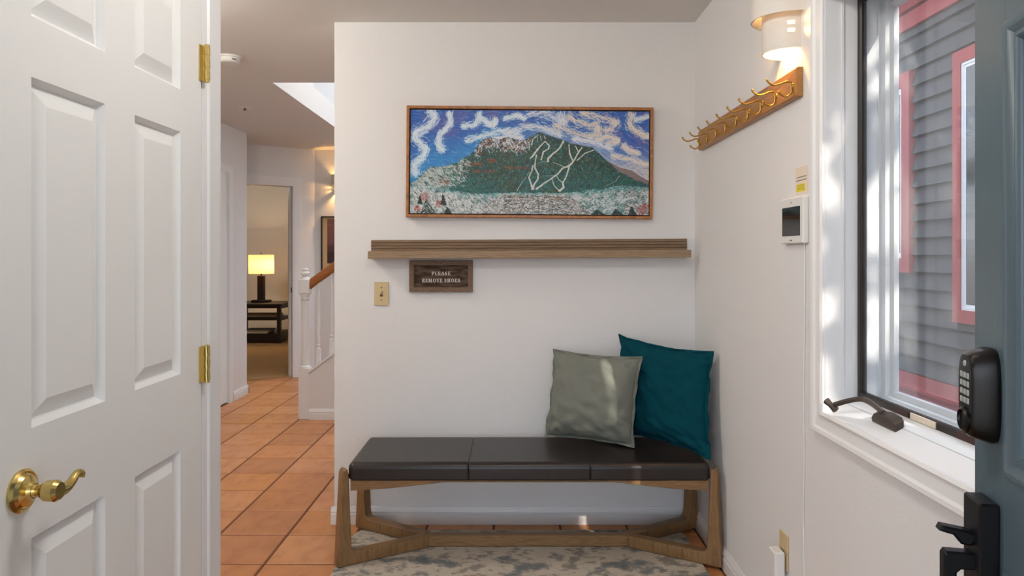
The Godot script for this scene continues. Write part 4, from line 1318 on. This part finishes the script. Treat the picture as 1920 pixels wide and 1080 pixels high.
	for run in runs:
		for i in run.size() - 1:
			for s in 40:
				var f := s / 40.0
				var x: float = lerpf(run[i][0], run[i + 1][0], f) + rg.randf_range(-0.4, 0.4)
				var y: float = lerpf(run[i][1], run[i + 1][1], f) + rg.randf_range(-0.4, 0.4)
				var r: float = lerpf(run[i][2], run[i + 1][2], f) * rg.randf_range(0.75, 1.1)
				var v := rg.randf_range(0.72, 0.88)
				im.fill_rect(Rect2i(int((x - r / 1.4) * k), int((y - r / 2) * k), maxi(1, int(r * 1.4 * k)), maxi(1, int(r * k))), Color(v, v * 1.02, v))
	return im

# ------------------------------------------------------------------ wall fittings
func ledge_and_sign() -> void:
	var t := thing("picture_ledge", "long narrow brown wooden picture ledge under the painting", "shelf", P(0.083, 1.293, 3.556))
	t.rotation.z = 0.0045
	var W: Material = M.shelf_wood
	part(t, "back_board", ext([[0.0, 0.0], [-0.018, 0.0], [-0.018, 0.046], [-0.014, 0.048], [-0.018, 0.050], [-0.018, 0.060], [-0.014, 0.062], [-0.018, 0.064], [-0.018, 0.074], [-0.014, 0.076], [-0.018, 0.078], [-0.018, 0.089], [-0.017, 0.090], [0.0, 0.090]], "x", -0.765, 0.765), M.shelf_shaded_wood, 20.0)
	part(t, "shelf_board", bx(-0.765, 0.765, 0.0, 0.016, -0.085, -0.018, 0.001), W)
	part(t, "front_lip", bx(-0.765, 0.765, 0.0, 0.036, -0.101, -0.085, 0.0015), W)
	var s := thing("wooden_sign", "small rustic wooden sign reading please remove shoes", "sign", P(-0.344, 1.2045, 3.556))
	var m := func(u: float, v: float, h: float) -> Vector3: return Vector3(u, v, h)
	part(s, "sign_frame", ring_on(m, -0.130, 0.130, -0.053, 0.053, [[0.0, 0.0], [0.0, 0.020], [0.002, 0.022], [0.022, 0.022], [0.0235, 0.020], [0.0235, 0.0]]), M.sign_frame_wood)
	part(s, "board", box_on(m, -0.131, 0.131, -0.054, 0.054, 0.0, 0.012), M.sign_board_wood)
	for y in [0.064, -0.063]:
		part(s, "nail", lathe([[0.001, 0.0], [0.0028, 0.0], [0.0022, 0.0012], [0.001, 0.0014]], Vector3(0, y, 0.0218), 10, Basis(Vector3(1, 0, 0), PI / 2)), M.dark_hole)
	var font := SystemFont.new()
	font.font_names = PackedStringArray(["Droid Serif"])
	font.font_weight = 700
	var wide := FontVariation.new()
	wide.base_font = font
	wide.spacing_glyph = 4
	for line in [["PLEASE", 0.0135, 0.092], ["REMOVE SHOES", -0.021, 0.184]]:
		var tm := TextMesh.new()
		tm.text = line[0]
		tm.font = wide
		tm.font_size = 48
		tm.pixel_size = 0.001
		tm.depth = 0.002
		tm.curve_step = 1.5
		var o := part(s, "lettering", tm, M.lettering)
		var w := tm.get_aabb().size
		var k: float = line[2] / w.x
		o.scale = Vector3(k, 0.0175 / w.y, 1)
		o.position = Vector3(0, line[1], 0.0128)
	var p := thing("light_switch", "almond toggle switch plate on the wall under the ledge", "switch", P(-0.635, 1.119, 3.556))
	part(p, "cover_plate", box_on(m, -0.035, 0.035, -0.057, 0.057, 0.0, 0.006, 0.002), M.almond_plastic)
	part(p, "toggle_slot", box_on(m, -0.006, 0.006, -0.013, 0.013, 0.0055, 0.0066), M.dark_hole)
	part(p, "toggle", prism([[0.003, -0.008], [0.003, 0.006], [0.018, 0.014], [0.019, 0.007], [0.008, -0.006]], func(q: Vector2, c: float) -> Vector3: return Vector3(c, q.y, q.x), -0.0045, 0.0045, 0.001), M.almond_plastic)
	for y in [0.030, -0.030]:
		part(p, "screw", lathe([[0.001, 0.0], [0.0035, 0.0], [0.003, 0.0012], [0.001, 0.0014]], Vector3(0, y, 0.0058), 10, Basis(Vector3(1, 0, 0), PI / 2)), M.bronze)

func coat_rack() -> void:
	var t := thing("coat_rack", "honey oak coat rack board with nine brass double hooks", "coat rack")
	part(t, "board", prism([[0.0, 1.795], [0.0, 1.886], [0.016, 1.886], [0.021, 1.881], [0.021, 1.800], [0.016, 1.795]], func(p: Vector2, c: float) -> Vector3: return P(0.89 - p.x, p.y, c), 2.232, 3.412, 0.002), M.rack_wood)
	var plug := 0
	for k in 9:
		var d := 2.262 + 0.1405 * k
		var x := 0.8685
		var s := join([
			tube(curve([P(x + 0.001, 1.828, d), P(x - 0.004, 1.842, d), P(x - 0.018, 1.846, d), P(x - 0.040, 1.838, d), P(x - 0.058, 1.835, d), P(x - 0.072, 1.842, d), P(x - 0.078, 1.850, d)], 5), 0.0034, 8),
			tube(curve([P(x - 0.006, 1.842, d), P(x - 0.004, 1.825, d), P(x - 0.006, 1.809, d), P(x - 0.018, 1.800, d), P(x - 0.032, 1.804, d), P(x - 0.042, 1.812, d)], 5), 0.0032, 8)])
		var h := part(t, "hook", s, M.hook_brass, 60.0)
		for e in [P(x - 0.078, 1.8505, d), P(x - 0.0425, 1.8125, d)]:
			part(h, "ball_tip", lathe([[0.001, -0.0045], [0.0035, -0.003], [0.0048, 0.0], [0.0035, 0.003], [0.001, 0.0045]], e, 10), M.hook_brass, 80.0)
		part(h, "mounting_plate", lathe([[0.001, 0.0], [0.009, 0.0], [0.008, 0.003], [0.001, 0.004]], P(0.869, 1.832, d), 12, Basis(Vector3(0, 0, 1), PI / 2)), M.hook_brass)

func small_fittings() -> void:
	# wall panel
	var t := thing("alarm_panel", "white wall-mounted alarm panel with dark screen by the window trim", "control panel")
	part(t, "housing", box_on(on_right, 2.190, 2.372, 1.345, 1.488, 0.0, 0.018, 0.003), M.white_plastic)
	part(t, "screen", box_on(on_right, 2.212, 2.356, 1.369, 1.459, 0.017, 0.0188), M.screen_glass)
	part(t, "button", box_on(on_right, 2.275, 2.292, 1.353, 1.357, 0.0175, 0.0192, 0.0005), M.grey_plastic)
	part(t, "sensor", lathe([[0.001, 0.0], [0.003, 0.0], [0.0025, 0.001], [0.001, 0.0012]], on_right(2.284, 1.473, 0.0178), 10, Basis(Vector3(0, 0, 1), PI / 2)), M.grey_plastic)
	var n := thing("notice_label", "small white and yellow notice stuck above the alarm panel", "label")
	part(n, "paper_sheet", box_on(on_right, 2.196, 2.292, 1.497, 1.580, 0.0, 0.0012), M.paper)
	for r in [[2.205, 2.28, 1.548, 1.551], [2.205, 2.283, 1.538, 1.541]]:
		part(n, "print_line", box_on(on_right, r[0], r[1], r[2], r[3], 0.0011, 0.0016), M.grey_print)
	part(n, "yellow_patch", box_on(on_right, 2.215, 2.283, 1.505, 1.528, 0.0011, 0.0016), M.yellow_print)
	for y in [1.523, 1.517, 1.511]:
		part(n, "print_line", box_on(on_right, 2.222, 2.277, y, y + 0.0016, 0.0014, 0.0019), M.grey_print)
	solo("panel_cable", tube(curve([on_right(2.215, 1.346, 0.003), on_right(2.214, 1.15, 0.003), on_right(2.222, 0.9, 0.003), on_right(2.218, 0.7, 0.003), on_right(2.226, 0.52, 0.003), on_right(2.220, 0.30, 0.003), on_right(2.222, 0.09, 0.017)], 8), 0.0028, 6), M.white_plastic, "thin white cable running down the wall from the alarm panel", "cable")
	var o := thing("wall_outlet", "almond outlet plate low on the wall by the bench", "outlet")
	part(o, "cover_plate", box_on(on_right, 2.348, 2.418, 0.29, 0.404, 0.0, 0.006, 0.002), M.almond_plastic)
	for y in [0.367, 0.327]:
		part(o, "receptacle", box_on(on_right, 2.366, 2.400, y - 0.014, y + 0.014, 0.0055, 0.0075, 0.002), M.almond_plastic)
	var a := thing("plug_adapter", "white plug-in adapter block in the low wall outlet", "adapter")
	part(a, "body", box_on(on_right, 2.352, 2.412, 0.262, 0.350, 0.010, 0.044, 0.004), M.white_plastic)
	part(a, "prong", box_on(on_right, 2.372, 2.394, 0.322, 0.350, 0.0072, 0.0105), M.grey_plastic)

func sconce(at: Vector3, n: Vector3, label: String, energy: float) -> void:
	var t := thing("wall_sconce", label, "wall lamp", at, 0.0, "two-tier wall sconces")
	var side := Vector3.UP.cross(n)
	var b := func(a: float, r: float, y: float) -> Vector3: return side * cos(a) * r * 0.92 + n * sin(a) * r + Vector3(0, y, 0)
	part(t, "back_plate", box_on(func(u: float, v: float, h: float) -> Vector3: return side * u + Vector3(0, v, 0) + n * h, -0.05, 0.05, 1.99, 2.15, 0.0, 0.006), M.sconce_ceramic)
	for tier in [[0.122, 2.056, 2.166, false, "upper_shade"], [0.088, 1.952, 2.085, true, "lower_shade"]]:
		var s := PackedVector3Array()
		var ys := []
		for k in 23:
			ys.append(lerpf(tier[1], tier[2], k / 22.0))
		var na := 36
		for i in ys.size() - 1:
			for j in na:
				var a0 := PI * j / na
				var a1 := PI * (j + 1) / na
				if tier[3] and (j in [2, 3, 4] or j in [31, 32, 33]) and (i in [8, 9] or i in [12, 13]):
					continue
				var ro: float = tier[0]
				var ri := ro - 0.004
				q4(s, b.call(a0, ro, ys[i]), b.call(a1, ro, ys[i]), b.call(a1, ro, ys[i + 1]), b.call(a0, ro, ys[i + 1]))
				q4(s, b.call(a1, ri, ys[i]), b.call(a0, ri, ys[i]), b.call(a0, ri, ys[i + 1]), b.call(a1, ri, ys[i + 1]))
				if i == 0:
					q4(s, b.call(a1, ro, ys[i]), b.call(a0, ro, ys[i]), b.call(a0, ri, ys[i]), b.call(a1, ri, ys[i]))
				if i == ys.size() - 2:
					q4(s, b.call(a0, ro, ys[i + 1]), b.call(a1, ro, ys[i + 1]), b.call(a1, ri, ys[i + 1]), b.call(a0, ri, ys[i + 1]))
		var first := (s[2] - s[0]).cross(s[1] - s[0])
		if first.dot(s[0] - Vector3(0, s[0].y, 0)) < 0.0:
			for i in range(0, s.size(), 3):
				var q := s[i + 1]
				s[i + 1] = s[i + 2]
				s[i + 2] = q
		part(t, tier[4], s, M.sconce_ceramic, 40.0)
	part(t, "bulb", lathe([[0.001, -0.035], [0.012, -0.03], [0.02, 0.0], [0.016, 0.02], [0.008, 0.03], [0.001, 0.032]], n * 0.042 + Vector3(0, 2.035, 0), 14), M.bulb_glow)
	part(t, "lamp_socket", lathe([[0.001, 0.0], [0.013, 0.0], [0.013, 0.045], [0.001, 0.045]], n * 0.042 + Vector3(0, 2.065, 0), 12), M.white_plastic)
	lamp_light(t, n * 0.042 + Vector3(0, 2.03, 0), energy, Color(1.0, 0.76, 0.45), 0.02)
